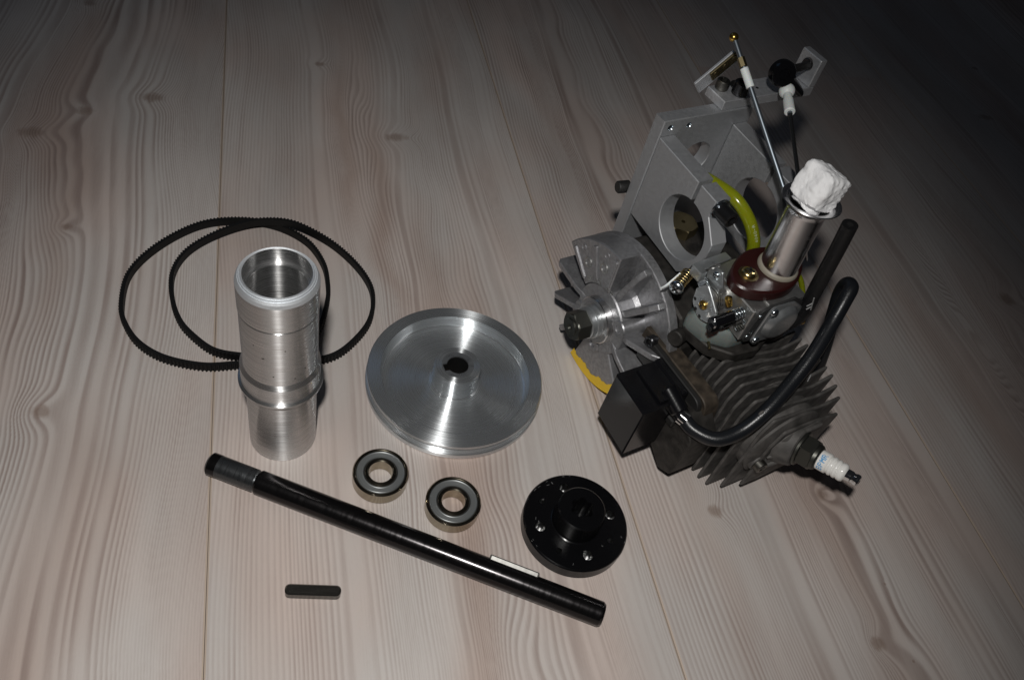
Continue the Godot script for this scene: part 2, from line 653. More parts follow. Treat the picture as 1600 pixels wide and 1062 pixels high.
# ------------------------------------------------------------------ floor
func wood_tex(w: int, h: int, seed_: int, kind: Dictionary) -> ImageTexture:
	# a slice through a log: growth rings as lines along v, bent round knots; 209 mm x 836 mm
	var wander := FastNoiseLite.new(); wander.seed = seed_; wander.frequency = 1.0; wander.fractal_octaves = 2; wander.fractal_gain = 0.3
	var fib := FastNoiseLite.new(); fib.seed = seed_ + 5; fib.frequency = 1.0; fib.fractal_octaves = 2
	var tone := FastNoiseLite.new(); tone.seed = seed_ + 9; tone.frequency = 1.0; tone.fractal_octaves = 3
	var d := PackedByteArray()
	d.resize(w * h * 3)
	var knots: Array = kind.knots
	var flames: Array = kind.flames
	for y in h:
		var z := 836.0 * y / h
		var drift := wander.get_noise_2d(3.7, z * 0.0035) * float(kind.get("drift", 12.0))
		var near := []
		for k in knots:
			if absf(z - k[1]) < k[2] * 9.0:
				near.append(k)
		for x in w:
			var px := 209.0 * x / w
			var g := px + drift + wander.get_noise_2d(px * 0.012, z * 0.0035) * float(kind.get("wave", 7.0))
			var wide := 0.0
			for f in flames:      # [x, z of the tip, half width, length, strength]: cathedral figure opening towards +z
				var fz: float = (z - f[1]) / f[3]
				var fx: float = (px + drift - f[0] + wander.get_noise_2d(z * 0.011, f[0]) * 9.0) / f[2]
				var e := exp(-fx * fx - fz * fz * 0.8)
				g += f[4] * e
				wide = maxf(wide, e)
			var kn := 0.0
			var kc := 0.0
			for k in near:
				var dx: float = (px - k[0]) / k[2]
				var dz: float = (z - k[1]) / (k[2] * k[3])
				var q := dx * dx + dz * dz
				var e := exp(-q * 0.16)
				g += e * k[2] * 1.9 * k[4]
				if q < 2.2:
					kn = maxf(kn, 1.0 - smoothstep(0.5, 1.45, sqrt(q) + 0.35 * fib.get_noise_2d(px * 0.25, z * 0.1)))
					kc = sqrt(q)
			var per: float = kind.period * (1.0 + 0.28 * wander.get_noise_2d(g * 0.02, 9.0)) 
			var ph := g / per
			var fr := ph - floorf(ph)
			var id := floorf(ph)
			var hash_ := fposmod(sin(id * 12.9898 + seed_) * 43758.5453, 1.0)
			var late := smoothstep(0.15, 0.70, fr) * (1.0 - smoothstep(0.80, 1.0, fr))
			var fade := clampf(0.72 + tone.get_noise_2d(px * 0.04, z * 0.006) * 0.7, 0.3, 1.1)
			var s := late * (0.34 + 0.24 * hash_) * fade * float(kind.get("contrast", 1.0)) * (1.0 + 0.6 * wide)
			s += fib.get_noise_2d(px * 2.6, z * 0.035) * 0.075 + fib.get_noise_2d(px * 7.0, z * 0.3) * 0.04
			var pink := clampf(0.35 + tone.get_noise_2d(px * 0.012 + 40.0, z * 0.0045) * 1.3 + wide * 0.35, 0.0, 1.0)
			var c := Vector3(.55, .515, .49).lerp(Vector3(.55, .475, .437), pink)
			c *= 1.0 + tone.get_noise_2d(px * 0.01 - 70.0, z * 0.004) * 0.16
			for k in kind.streaks:
				var a: float = (px + drift * 0.6 - k[0] + wander.get_noise_2d(z * 0.012, k[0]) * 8.0) / k[1]
				if absf(a) < 2.5:
					c = c.lerp(Vector3(.40, .295, .245), k[4] * exp(-a * a) * smoothstep(k[2] - 50.0, k[2] + 30.0, z) * (1.0 - smoothstep(k[3] - 30.0, k[3] + 50.0, z)))
			c = c.lerp(Vector3(.28, .215, .19), clampf(s, 0.0, 0.85))
			if kn > 0.0:
				var rr := 0.5 + 0.5 * sin(kc * 11.0 + fib.get_noise_2d(px * 0.4, z * 0.4) * 3.0)
				c = c.lerp(Vector3(.22, .155, .12).lerp(Vector3(.31, .23, .185), rr * clampf(kc, 0.0, 1.0)), kn * 0.72 * float(kind.get("knot", 0.75)))
			var o := (y * w + x) * 3
			d[o] = int(255 * sqrt(clampf(c.x, 0, 1)))
			d[o + 1] = int(255 * sqrt(clampf(c.y, 0, 1)))
			d[o + 2] = int(255 * sqrt(clampf(c.z, 0, 1)))
	return ImageTexture.create_from_image(Image.create_from_data(w, h, false, Image.FORMAT_RGB8, d))


func make_floor() -> void:
	var floor_ := Node3D.new()
	floor_.name = "floor"
	floor_.set_meta("kind", "structure")
	add_child(floor_)
	var kinds := [
		{"period": 2.9, "drift": 10.0, "wave": 3.5, "contrast": 1.25, "knot": 0.8,
			"knots": [[92, 357, 7.5, 0.7, 0.6], [121, 331, 5.0, 0.9, -0.4], [162, 312, 7.5, 0.7, 0.55], [129, 583, 4.0, 1.0, 1.0], [124, 448, 3.0, 0.9, 1.0], [108, 188, 4.0, 1.3, 0.8]],
			"flames": [[112, 245, 24, 110, 13], [96, 415, 26, 120, 13]],
			"streaks": [[110, 14, 200, 420, 0.5], [122, 9, 380, 520, 0.45], [82, 8, 330, 480, 0.4], [150, 22, 600, 780, 0.3], [98, 16, 520, 800, 0.25]]},
		{"period": 2.3, "drift": 4.0, "wave": 3.0, "contrast": 0.9, "knot": 0.75,
			"knots": [[120, 348, 7.5, 0.6, 0.6], [70, 256, 3.5, 0.8, 0.8]],
			"flames": [[90, 330, 13, 95, 10], [122, 590, 24, 200, 16], [116, 800, 20, 90, 15]],
			"streaks": [[84, 6, 290, 420, 0.45], [101, 7, 360, 520, 0.5], [126, 10, 470, 700, 0.4], [118, 12, 620, 836, 0.5], [150, 8, 500, 700, 0.3], [20, 14, 500, 836, 0.15]]},
		{"period": 2.7, "drift": 5.0, "wave": 3.0, "contrast": 1.05, "knot": 0.8,
			"knots": [[119, 668, 4.0, 0.9, 1.0], [110, 752, 4.0, 0.9, 1.0], [48, 672, 4.5, 0.8, 0.6], [131, 723, 0.8, 1.0, 0.2], [125, 763, 0.8, 1.0, 0.2]],
			"flames": [[116, 700, 16, 190, 10], [60, 330, 28, 190, 18]],
			"streaks": [[114, 10, 640, 836, 0.4], [38, 10, 560, 760, 0.3], [120, 6, 560, 700, 0.3]]},
		{"period": 2.9, "drift": 6.0, "wave": 4.0, "contrast": 0.95, "knot": 0.8,
			"knots": [[28, 586, 2.0, 0.8, 0.8], [22, 661, 1.6, 1.0, 0.6], [24, 646, 0.8, 1.0, 0.3], [150, 300, 6.0, 1.0, 1.0]],
			"flames": [[110, 480, 28, 220, 19]], "streaks": [[60, 14, 300, 700, 0.3]]}]
	var texs := []
	for i in 4:
		texs.append(wood_tex(512 if i < 3 else 320, 2048 if i < 3 else 1280, 100 + i * 17, kinds[i]))
	var bump := noise_tex(256, 256, 0.08, 31, 0.0, 1.0, 3, 1.0, 0.06)
	var seams := [-667.0, -457.5, -247.5, -36.1, 175.7, 380.8, 589.0, 797.0, 1005.0, 1213.0]
	var which := [3, 2, 0, 1, 2, 3, 1, 0, 3]
	for i in seams.size() - 1:
		var x0: float = seams[i] + 0.12
		var x1: float = seams[i + 1] - 0.12
		var b := 0.7
		var m := mb()
		var g := mb()
		# boards run on past the view; the pattern shifts from board to board
		var z0 := -1700.0
		var z1 := 500.0
		var vo := 850.0 if i >= 2 and i <= 4 else 850.0 + 290.0 * i
		var flip := i > 5
		for k in 11:
			var a := lerpf(z0, z1, k / 11.0)
			var c := lerpf(z0, z1, (k + 1) / 11.0)
			var ua := 1.0 if flip else 0.0
			var va := (a + vo) / 836.0
			var vc := (c + vo) / 836.0
			m.quad(Vector3(x0 + b, 0, a), Vector3(x0 + b, 0, c), Vector3(x1 - b, 0, c), Vector3(x1 - b, 0, a), Vector2(ua, va), Vector2(ua, vc), Vector2(1 - ua, vc), Vector2(1 - ua, va))
			g.quad(Vector3(x0, -0.3, a), Vector3(x0, -0.3, c), Vector3(x0 + b, 0, c), Vector3(x0 + b, 0, a))
			g.quad(Vector3(x1 - b, 0, a), Vector3(x1 - b, 0, c), Vector3(x1, -0.3, c), Vector3(x1, -0.3, a))
		for s in [[x0, -1], [x1, 1]]:
			var x: float = s[0]
			if s[1] < 0:
				g.quad(Vector3(x, -20, z0), Vector3(x, -20, z1), Vector3(x, -0.3, z1), Vector3(x, -0.3, z0))
			else:
				g.quad(Vector3(x, -0.3, z0), Vector3(x, -0.3, z1), Vector3(x, -20, z1), Vector3(x, -20, z0))
		g.quad(Vector3(x0, -20, z0), Vector3(x1, -20, z0), Vector3(x1, -20, z1), Vector3(x0, -20, z1))
		g.quad(Vector3(x0, -20, z1), Vector3(x1, -20, z1), Vector3(x1, 0, z1), Vector3(x0, 0, z1))
		g.quad(Vector3(x0, 0, z0), Vector3(x1, 0, z0), Vector3(x1, -20, z0), Vector3(x0, -20, z0))
		var wm := StandardMaterial3D.new()
		wm.resource_name = "oiled_pine"
		wm.albedo_texture = texs[which[i]]
		wm.roughness = 0.46
		wm.metallic_specular = 0.42
		wm.heightmap_enabled = true
		wm.heightmap_texture = bump
		wm.heightmap_scale = 0.006
		var pm := m.mesh()
		var ga := g.mesh(10.0)
		pm.add_surface_from_arrays(Mesh.PRIMITIVE_TRIANGLES, ga.surface_get_arrays(0))
		pm.surface_set_material(0, wm)
		pm.surface_set_material(1, mats["groove_wood"])
		var o := MeshInstance3D.new()
		o.name = "plank"
		o.mesh = pm
		floor_.add_child(o, true)


# ------------------------------------------------------------------ loose parts on the floor
func make_tube() -> void:
	var t := thing("housing_tube", "tall turned aluminium housing tube with collar and bearing seat, standing on end", "tube", Vector3(-1.1, 0, -245.0))
	var I := Transform3D()
	put("sleeve", t, mb().lathe([Vector2(12.6, 0.05), Vector2(16.2, 0.05), Vector2(16.45, .3), Vector2(16.5, 49.0), Vector2(16.85, 49.0), Vector2(16.85, 49.1)], I, 96).mesh(30), mats["turned"])
	put("collar", t, mb().lathe([Vector2(16.85, 49.1), Vector2(19.3, 49.1), Vector2(19.55, 49.4), Vector2(19.55, 50.6), Vector2(19.3, 50.8), Vector2(18.35, 50.9), Vector2(18.3, 60.8), Vector2(18.0, 61.3), Vector2(16.95, 63.2)], I, 96).mesh(30), mats["turned"])
	put("body", t, mb().lathe([Vector2(16.95, 63.2), Vector2(16.95, 96.6), Vector2(17.0, 98.8), Vector2(16.7, 99.0), Vector2(16.7, 99.6), Vector2(17.2, 99.9)], I, 96).mesh(30), mats["turned"])
	put("head", t, mb().lathe([Vector2(17.2, 99.9), Vector2(17.35, 114.6)], I, 96).mesh(24), mats["turned"])
	put("bevelled_lip", t, mb().lathe([Vector2(17.35, 114.6), Vector2(16.9, 116.2), Vector2(16.2, 117.4), Vector2(15.85, 117.3), Vector2(15.6, 118.1), Vector2(15.2, 118.0), Vector2(14.85, 118.7), Vector2(14.2, 118.4)], I, 96).mesh(12), mats["lip_metal"])
	tube_nicks(t)
	put("bearing_seat", t, mb().lathe([Vector2(14.2, 118.4), Vector2(14.15, 110.5), Vector2(14.05, 110.4), Vector2(12.7, 110.4), Vector2(12.6, 110.2), Vector2(12.6, 0.05)], I, 96).mesh(24), mats["turned"])


func tube_nicks(t: Node3D) -> void:
	rng.seed = 17
	var m := mb()
	for k in 7:
		var a := PI / 2 + rng.randf_range(-0.75, 0.9)
		var h := rng.randf_range(66.0, 72.0) if k < 4 else rng.randf_range(80.0, 90.0)
		var r := 16.95
		var b := Basis(Vector3.UP, PI / 2 - a)
		m.box(Vector3(cos(a) * r, h, sin(a) * r), Vector3(rng.randf_range(.4, 1.4), rng.randf_range(.3, .9), .09), .02, b * Basis(Vector3(0, 0, 1), rng.randf_range(-.6, .6)))
	put("nicks", t, m.mesh(), mats["nut_steel"]).set_meta("kind", "stuff")


func make_pulley() -> void:
	var t := thing("pulley", "large turned aluminium belt pulley with dished face and keyed centre boss", "pulley", Vector3(93.06, 0, -271.57))
	var I := Transform3D()
	put("web", t, mb().lathe([Vector2(10, 4.0), Vector2(14.2, 4.0), Vector2(39.6, 4.0), Vector2(40.6, 4.6), Vector2(41.1, 5.6)], I, 128).mesh(24), mats["faced"])
	put("rim", t, mb().lathe([Vector2(10, .2), Vector2(48.9, .2), Vector2(49.7, .8), Vector2(49.9, 3.8), Vector2(49.4, 4.4), Vector2(45.8, 5.4), Vector2(45.8, 7.4), Vector2(48.9, 8.6), Vector2(49.3, 9.0), Vector2(49.3, 10.7), Vector2(48.9, 11.1), Vector2(42.0, 11.1), Vector2(41.7, 10.5), Vector2(41.1, 5.6)], I, 128).mesh(24), mats["faced"])
	# the boss with a keyed bore
	var bore := PackedVector2Array()
	var ka := deg_to_rad(190.0)
	for i in 33:
		var a := ka + 0.42 + (TAU - 0.84) * i / 32.0
		bore.append(Vector2(cos(a), sin(a)) * 6.05)
	var kd := Vector2(cos(ka), sin(ka))
	bore.append(kd * 8.2 - kd.orthogonal() * -2.5)
	bore.append(kd * 8.2 - kd.orthogonal() * 2.5)
	var up := Transform3D(Basis(Vector3.RIGHT, Vector3.FORWARD, Vector3.UP), Vector3.ZERO)
	put("boss", t, mb().lathe([Vector2(14.4, 4.0), Vector2(13.3, 4.7), Vector2(13.1, 5.4), Vector2(13.0, 17.6), Vector2(12.5, 18.1), Vector2(8.9, 18.1)], I, 72).mesh(24), mats["faced"])
	put("boss_face", t, mb().extrude(circle(Vector2(), 8.9, 72), 17.2, 18.1, up, 0.0, [bore]).mesh(24), mats["bore"])
	var wider := PackedVector2Array()
	for q in bore:
		wider.append(q * 1.01)
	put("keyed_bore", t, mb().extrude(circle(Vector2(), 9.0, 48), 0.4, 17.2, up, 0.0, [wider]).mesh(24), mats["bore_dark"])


func make_bearings() -> void:
	var t := thing("ball_bearing", "small ball bearing nearer the standing aluminium tube, left of its twin", "bearing", Vector3(45.6, 0, -213.5), 0.4, "two loose ball bearings")
	var I := Transform3D()
	put("outer_ring", t, mb().lathe([Vector2(12.2, .3), Vector2(13.3, .05), Vector2(14.0, .7), Vector2(14.0, 7.3), Vector2(13.4, 8.0), Vector2(12.75, 8.0), Vector2(12.5, 7.8), Vector2(12.4, 7.0)], I, 72).mesh(28), mats["race"])
	put("inner_ring", t, mb().lathe([Vector2(8.0, 7.0), Vector2(7.9, 7.8), Vector2(7.7, 8.0), Vector2(6.6, 8.0), Vector2(6.0, 7.5), Vector2(6.0, .5), Vector2(6.5, .05), Vector2(8.0, .05)], I, 72).mesh(28), mats["race"])
	put("shield", t, mb().lathe([Vector2(12.1, 7.05), Vector2(11.95, 7.6), Vector2(11.7, 7.75), Vector2(11.4, 7.6), Vector2(11.1, 7.5), Vector2(9.3, 7.5), Vector2(9.0, 7.62), Vector2(8.75, 7.6), Vector2(8.6, 7.1)], I, 72).mesh(20), mats["shield"])
	put("seal_gap", t, mb().lathe([Vector2(12.5, 6.9), Vector2(7.9, 6.9)], I, 48).mesh(28), mats["seal_gap"])
	var c: Node3D = t.duplicate()
	c.name = "ball_bearing_001"
	add_child(c, true)
	c.position = Vector3(79.93, 0, -193.85) * 0.001
	c.rotation.y = 2.1
	c.set_meta("label", "small ball bearing nearer the black flanged hub, right of its twin")


func make_shaft() -> void:
	var a := Vector3(-36.2, 6.05, -226.6)
	var b := Vector3(141.6, 6.05, -127.9)
	var d := (b - a).normalized()
	var L := a.distance_to(b)
	var t := thing("drive_shaft", "long black steel shaft with bright key near its right end", "shaft", Vector3(a.x, 0, a.z))
	var xf := frame(Vector3(0, 6.05, 0), d)
	put("bar", t, mb().lathe([Vector2(5.2, 25.6), Vector2(5.55, 25.8), Vector2(6.0, 26.6), Vector2(6.0, L - 1.2), Vector2(5.3, L - .2), Vector2(5.2, L), Vector2(0, L)], xf, 48).mesh(26), mats["blued"])
	put("journal", t, mb().lathe([Vector2(0, .0), Vector2(4.6, 0), Vector2(5.6, .9), Vector2(5.65, 24.6), Vector2(5.3, 24.9), Vector2(5.2, 25.6)], xf, 48).mesh(26), mats["blued_worn"])
	var side := Vector3(d.z, 0, -d.x)
	var n := (Vector3.UP * 0.5 + side * 0.87).normalized()
	var kb := Basis(d, n, d.cross(n))
	var s := 156.5
	var kp := rounded(poly([-12.5, -2.3, 12.5, -2.3, 12.5, 2.3, -12.5, 2.3]), [1.0], 4)
	var kx := Transform3D(Basis(d, d.cross(n) * -1.0, n), Vector3(0, 6.05, 0) + d * s)
	put("key", t, mb().extrude(kp, 3.0, 7.6, kx, 0.35).mesh(25), mats["bright_key"])
	# a darker worn band near the shaft's end
	put("stop_ring", t, mb().lathe([Vector2(5.62, .9), Vector2(5.72, 1.0), Vector2(5.72, 5.2), Vector2(5.62, 5.3)], xf, 48).mesh(26), mats["blued"])
	# loose key
	var k := thing("loose_key", "loose dark steel key with rounded ends lying alone on the floor", "key", Vector3(9.8, 0, -156.8), -0.155)
	var up := Transform3D(Basis(Vector3.RIGHT, Vector3.FORWARD, Vector3.UP), Vector3.ZERO)
	put("key_bar", k, mb().extrude(rounded(poly([-12.4, -2.6, 12.4, -2.6, 12.4, 2.6, -12.4, 2.6]), [2.5], 8), 0.05, 5.0, up, 0.7).mesh(22), mats["dark_key"])


func make_hub() -> void:
	var t := thing("flanged_hub", "black anodised flanged hub with raised splined boss and ring of bolt holes", "hub", Vector3(140.36, 0, -176.41))
	var I := Transform3D()
	var up := Transform3D(Basis(Vector3.RIGHT, Vector3.FORWARD, Vector3.UP), Vector3.ZERO)
	var holes := []
	var spots := []
	for i in 4:
		var a := deg_to_rad(4.0 + 90 * i)
		spots.append([Vector2(sin(a), -cos(a)) * 19.2, 2.55])
		a = deg_to_rad(50.0 + 90 * i)
		spots.append([Vector2(sin(a), -cos(a)) * 19.6, 1.5])
	for s in spots:
		holes.append(circle(s[0], s[1], 20))
	put("flange_face", t, mb().extrude(circle(Vector2(), 26.4, 96), 7.0, 8.0, up, 0.0, holes, 0.0).mesh(24), mats["anodised"])
	put("flange", t, mb().lathe([Vector2(4.5, .05), Vector2(26.8, .05), Vector2(27.2, .5), Vector2(27.2, 7.0), Vector2(26.9, 7.55), Vector2(26.4, 7.95)], I, 96).mesh(24), mats["anodised"])
	for s in spots:
		var at := Vector3(s[0].x, 0, -s[0].y)
		put("bolt_hole", t, mb().lathe([Vector2(s[1] + .02, 7.98), Vector2(s[1] - .12, 7.5), Vector2(s[1] - .15, .4), Vector2(0, .4)], Transform3D(Basis(), at), 20).mesh(30), mats["bare_hole"])
	rng.seed = 41
	var sc := mb()
	for k in 22:
		var a := rng.randf() * TAU
		var rr := rng.randf_range(25.6, 26.6) if k < 12 else rng.randf_range(14.5, 25.0)
		var p := Vector3(cos(a) * rr, 8.0 if rr < 26.2 else 7.85, sin(a) * rr)
		var q := p + Vector3(-sin(a), 0, cos(a)).rotated(Vector3.UP, rng.randf_range(-.2, .2) if k < 12 else rng.randf_range(-1.4, 1.4)) * rng.randf_range(.5, 1.9)
		sc.tube(PackedVector3Array([p, q]), rng.randf_range(.05, .13), 5)
	put("scuffs", t, sc.mesh(60), mats["scuff"]).set_meta("kind", "stuff")
	# boss with splined bore
	var spl := PackedVector2Array()
	for i in 48:
		var a := TAU * i / 48.0
		spl.append(Vector2(cos(a), sin(a)) * (5.9 if i % 8 < 4 else 4.9))
	put("boss", t, mb().lathe([Vector2(13.2, 7.95), Vector2(12.5, 8.3), Vector2(12.2, 9.0), Vector2(12.1, 20.3), Vector2(11.4, 21.0)], I, 72).mesh(24), mats["anodised"])
	put("splined_bore", t, mb().extrude(circle(Vector2(), 11.4, 72), 0.6, 21.0, up, 0.0, [spl]).mesh(24), mats["anodised"])


func make_belt() -> void:
	var t := thing("toothed_belt", "thin black toothed drive belt lying in two overlapping loops behind the aluminium tube", "belt")
	var ctl := [
		[-23, -289, 3.4], [-41, -289, 3.2], [-60, -295, 3.2], [-73, -305, 3.2], [-81, -318, 3.2], [-85, -333, 3.2], [-83, -359, 3.2], [-69, -382, 3.2], [-47, -400, 3.2], [-24, -404.5, 3.2], [-2, -400, 3.2], [16, -386, 3.2], [25, -367, 3.2], [27, -349, 3.2], [25.5, -332, 3.2], [19, -311, 3.3], [5, -297, 3.4],
		[-12, -294, 3.4], [-24, -294.5, 4.2], [-36, -299, 3.6], [-46, -309, 3.2], [-54, -321, 3.2], [-59, -338, 3.2], [-60, -358, 3.2], [-54, -375, 3.3], [-41, -388, 4.0], [-22, -396.0, 7.4], [-6, -398.0, 8.8], [10, -396.0, 8.0], [28, -386, 4.6], [41, -371, 3.6], [50, -354, 3.2], [53, -338, 3.2], [49.5, -319, 3.2], [40, -304, 3.2], [27, -292.5, 3.4], [10, -289, 3.4], [-6, -288.5, 3.4]]
	var pts := []
	for c in ctl:
		pts.append(Vector3(c[0], c[2], c[1]))
	var dense := smooth(pts, 12, true)
	# even steps along the belt
	var total := 0.0
	for i in dense.size():
		total += dense[i].distance_to(dense[(i + 1) % dense.size()])
	var teeth := int(total / 2.05)
	var step := total / (teeth * 4)
	var path := PackedVector3Array()
	var want := 0.0
	var run := 0.0
	for i in dense.size():
		var a := dense[i]
		var b := dense[(i + 1) % dense.size()]
		var l := a.distance_to(b)
		while want < run + l and path.size() < teeth * 4:
			path.append(a.lerp(b, (want - run) / l))
			want += step
		run += l
	var m := mb()
	var n := path.size()
	var secs := []
	for i in n:
		var d := (path[(i + 1) % n] - path[(i + n - 1) % n])
		d.y = 0
		d = d.normalized()
		var out := Vector3(d.z, 0, -d.x)        # teeth on the outside
		var tooth := 0.85 if i % 4 < 2 else 0.0
		var p := path[i]
		var h := 2.55
		secs.append([p + out * (0.7 + tooth) - Vector3(0, h, 0), p - out * 0.9 - Vector3(0, h, 0), p - out * 0.9 + Vector3(0, h, 0), p + out * (0.7 + tooth) + Vector3(0, h, 0)])
	for i in n:
		var a = secs[i]
		var b = secs[(i + 1) % n]
		for k in 4:
			var kk := (k + 1) % 4
			m.quad(a[k], b[k], b[kk], a[kk], Vector2(i * .06, k * .3), Vector2(i * .06 + .06, k * .3), Vector2(i * .06 + .06, k * .3 + .3), Vector2(i * .06, k * .3 + .3))
	put("belt_band", t, m.mesh(20), mats["belt_rubber"])


# ------------------------------------------------------------------ engine
func cap_screw(parent: Node, at: Vector3, dir: Vector3, r: float, h: float, mt: String, called := "cap_screw") -> void:
	var xf := frame(at, dir)
	var s := epart(called, parent, mb().lathe([Vector2(0, -2), Vector2(r * .6, -2), Vector2(r * .6, 0), Vector2(r * .95, 0), Vector2(r, .3), Vector2(r, h - .5), Vector2(r - .5, h), Vector3(r * .62, h, 0), Vector3(r * .6, h - .1, 1), Vector3(r * .58, h * .45, 1), Vector2(0, h * .4)], xf, 30), mt, 30)
	s.name = called


func pan_screw(parent: Node, at: Vector3, dir: Vector3, r: float, mt: String, called := "screw") -> void:
	# domed cross-head screw: the cross is cut into the dome
	var xf := frame(at, dir, 0.6)
	var b := mb().lathe([Vector2(r * .5, -2), Vector2(r, 0), Vector2(r * 1.0, r * .25), Vector2(r * .86, r * .48), Vector2(r * .62, r * .62), Vector2(r * .3, r * .68), Vector2(0, r * .7)], xf, 24)
	var o := epart(called, parent, b, mt, 45)
	var c := mb()
	for k in 2:
		c.box(xf * Vector3(0, r * .67, 0), Vector3(r * (1.1 if k == 0 else .26), r * .12, r * (.26 if k == 0 else 1.1)), 0.05, xf.basis)
	epart("cross_slot", o, c, "hole_dark")


func make_engine() -> void:
	var base := Basis(Vector3.UP, TURN) * EO
	var e := thing("engine", "small two-stroke engine with finned cylinder, aluminium mount, carburettor and spark plug", "engine", base, TURN)
	var X := Basis(Vector3(0, 0, 1), Vector3(0, 1, 0), Vector3(-1, 0, 0))   # outline (c,u), extruded towards -w

	# --- mount plate, in the plane across c
	var plate := mb().extrude(poly([272, .3, 286, .3, 334, .3, 334, 149.8, 272, 149.8]), -256.7, -248.7, Transform3D(), 0.5,
		[circle(Vector2(304, 121), 10.5, 40), circle(Vector2(277.4, 145.3), 1.3, 14), circle(Vector2(289.8, 145.0), 1.1, 14)])
	epart("mount_plate", e, plate, "milled")
	for c in [[277.4, 145.3, 1.3], [289.8, 145, 1.1]]:
		epart("threaded_hole", e, mb().lathe([Vector2(c[2] + .3, .05), Vector2(c[2] - .2, -.7), Vector2(c[2] - .25, -6), Vector2(0, -6)], frame(Vector3(c[0], c[1], -248.7), Vector3(0, 0, 1)), 16), "zinc")
	epart("plate_bolt", e, mb().lathe([Vector2(2, -4), Vector2(3.5, -4), Vector2(3.5, 2.4), Vector2(3.0, 3), Vector2(0, 3)], frame(Vector3(271.5, 99.0, -260.6), Vector3(-1, 0, -.15)), 24), "matt_black")

	# --- two split clamps that hold the housing tube
	for w0 in [272.3, 322.6]:
		var o := poly([-248.4, 90, -203.2, 87.6, -194.2, 95.8, -190.1, 110.4, -190.1, 118, -199.3, 128.8, -199.3, 138.6])
		# the slot runs from the top edge into the bore
		var ring := circle(Vector2(-212.2, 110.8), 17.1, 56, PI / 2 - 0.03, PI / 2 - 0.03 - TAU + 0.13)
		var full := PackedVector2Array(o)
		full.append(Vector2(-211.6, 139.0))
		full.append_array(ring)
		full.append(Vector2(-213.8, 139.1))
		full.append(Vector2(-248.4, 140.4))
		var cl := epart("tube_clamp", e, mb().extrude(full, -w0 - 10.0, -w0, Transform3D(X, Vector3()), 0.4), "milled", 25)
		epart("washer", cl, mb().lathe([Vector2(2, 0), Vector2(5.4, 0), Vector2(5.6, .2), Vector2(5.6, 1.0), Vector2(5.3, 1.2), Vector2(2, 1.2)], frame(Vector3(w0 + 4.6, 133.6, -199.2), Vector3(0, 0, 1)), 32), "zinc")
		cap_screw(cl, Vector3(w0 + 4.6, 133.6, -198), Vector3(0, 0, 1), 4.1, 8.6, "socket_steel")

	# --- servo bracket on top of the plate
	epart("bracket_bar", e, mb().box(Vector3(343, 152.55, -257), Vector3(66, 5.4, 14.8), 0.5), "bracket_alu")
	epart("bracket_tab", e, mb().extrude(rounded(poly([-264.4, 155.5, -249.6, 155.5, -249.6, 171.5, -264.4, 171.5]), [0.6], 2), -376, -371, Transform3D(X, Vector3()), 0.5, [circle(Vector2(-257, 165.5), 3.3, 24)]), "bracket_alu")
	epart("tab_bush", e, mb().lathe([Vector2(3.25, 1), Vector2(3.0, 1.3), Vector2(1.6, 1.2), Vector2(1.3, -1)], frame(Vector3(371, 165.5, -257), Vector3(-1, 0, 0)), 24), "socket_steel")
	cap_screw(e, Vector3(316.0, 155.5, -260.6), Vector3(0, 1, 0), 3.6, 5.0, "socket_grey")
	cap_screw(e, Vector3(323.4, 155.5, -254.2), Vector3(0, 1, 0), 4.4, 6.8, "socket_steel")
	epart("washer", e, mb().lathe([Vector2(2, 0), Vector2(5.0, 0), Vector2(5, .8), Vector2(2, .9)], frame(Vector3(328, 155.5, -259.6), Vector3(0, 1, 0)), 24), "socket_grey")
	for q in [[336.5, -259.2], [338.5, -256.4]]:
		epart("bar_hole", e, mb().lathe([Vector2(.9, .03), Vector2(0, .03)], frame(Vector3(q[0], 155.52, q[1]), Vector3(0, 1, 0)), 12), "hole_dark")

	# --- throttle lever strip and brass strip, leaning in the plane across c
	var tilt := Basis(Vector3(0, 0, 1), deg_to_rad(42.0))
	epart("lever_strip", e, mb().box(Vector3(309.6, 164.6, -262.8), Vector3(25, 8.4, 1.4), 0.3, tilt), "bracket_alu")
	var strip := epart("brass_strip", e, mb().box(Vector3(313.4, 168.9, -261.6), Vector3(19, 6.0, 1.0), 0.5, tilt), "brass_dull")
	for k in 3:
		var c := Vector3(313.4, 168.9, -261.1) + tilt * Vector3(-6.6 + 6.0 * k, 0, 0)
		epart("rivet", strip, mb().lathe([Vector2(1.6, 0), Vector2(1.5, .3), Vector2(0, .5)], frame(c, Vector3(0, 0, 1)), 16), "brass_dull")

	# --- pushrod with the brass ball, and the second rod with the white ball end
	var ra := Vector3(304.0, 188.4, -256.0)
	var rb := Vector3(305.0, 150.8, -195.0)
	rb = rb.lerp(Vector3(304.5, 140, -184), 0.3)
	var dir := (rb - ra).normalized()
	epart("push_rod", e, mb().tube(PackedVector3Array([ra, ra + dir * 40, rb + dir * 26]), 1.25, 16), "rod_steel")
	epart("rod_ball", e, mb().ball(ra, 2.3, 24), "brass")
	epart("rod_sleeve", e, mb().lathe([Vector2(1.0, 0), Vector2(2.0, 0.1), Vector2(2.0, 9.9), Vector2(1.0, 10)], frame(ra + dir * 16, dir), 20), "white_nylon")
	epart("rod_clip", e, mb().lathe([Vector2(1.0, 0), Vector2(1.9, 0.2), Vector2(1.9, 4.8), Vector2(1.0, 5)], frame(ra + dir * 10.4, dir), 6), "brass_dull")
	var wa := Vector3(341.7, 163.4, -240.5)
	var wb := Vector3(307.5, 156.8, -190.0)
	wb = Vector3(wb.x, wb.y, wb.z)
	var wd := (wb - wa).normalized()
	var link := mb().ball(wa, 4.1, 28)
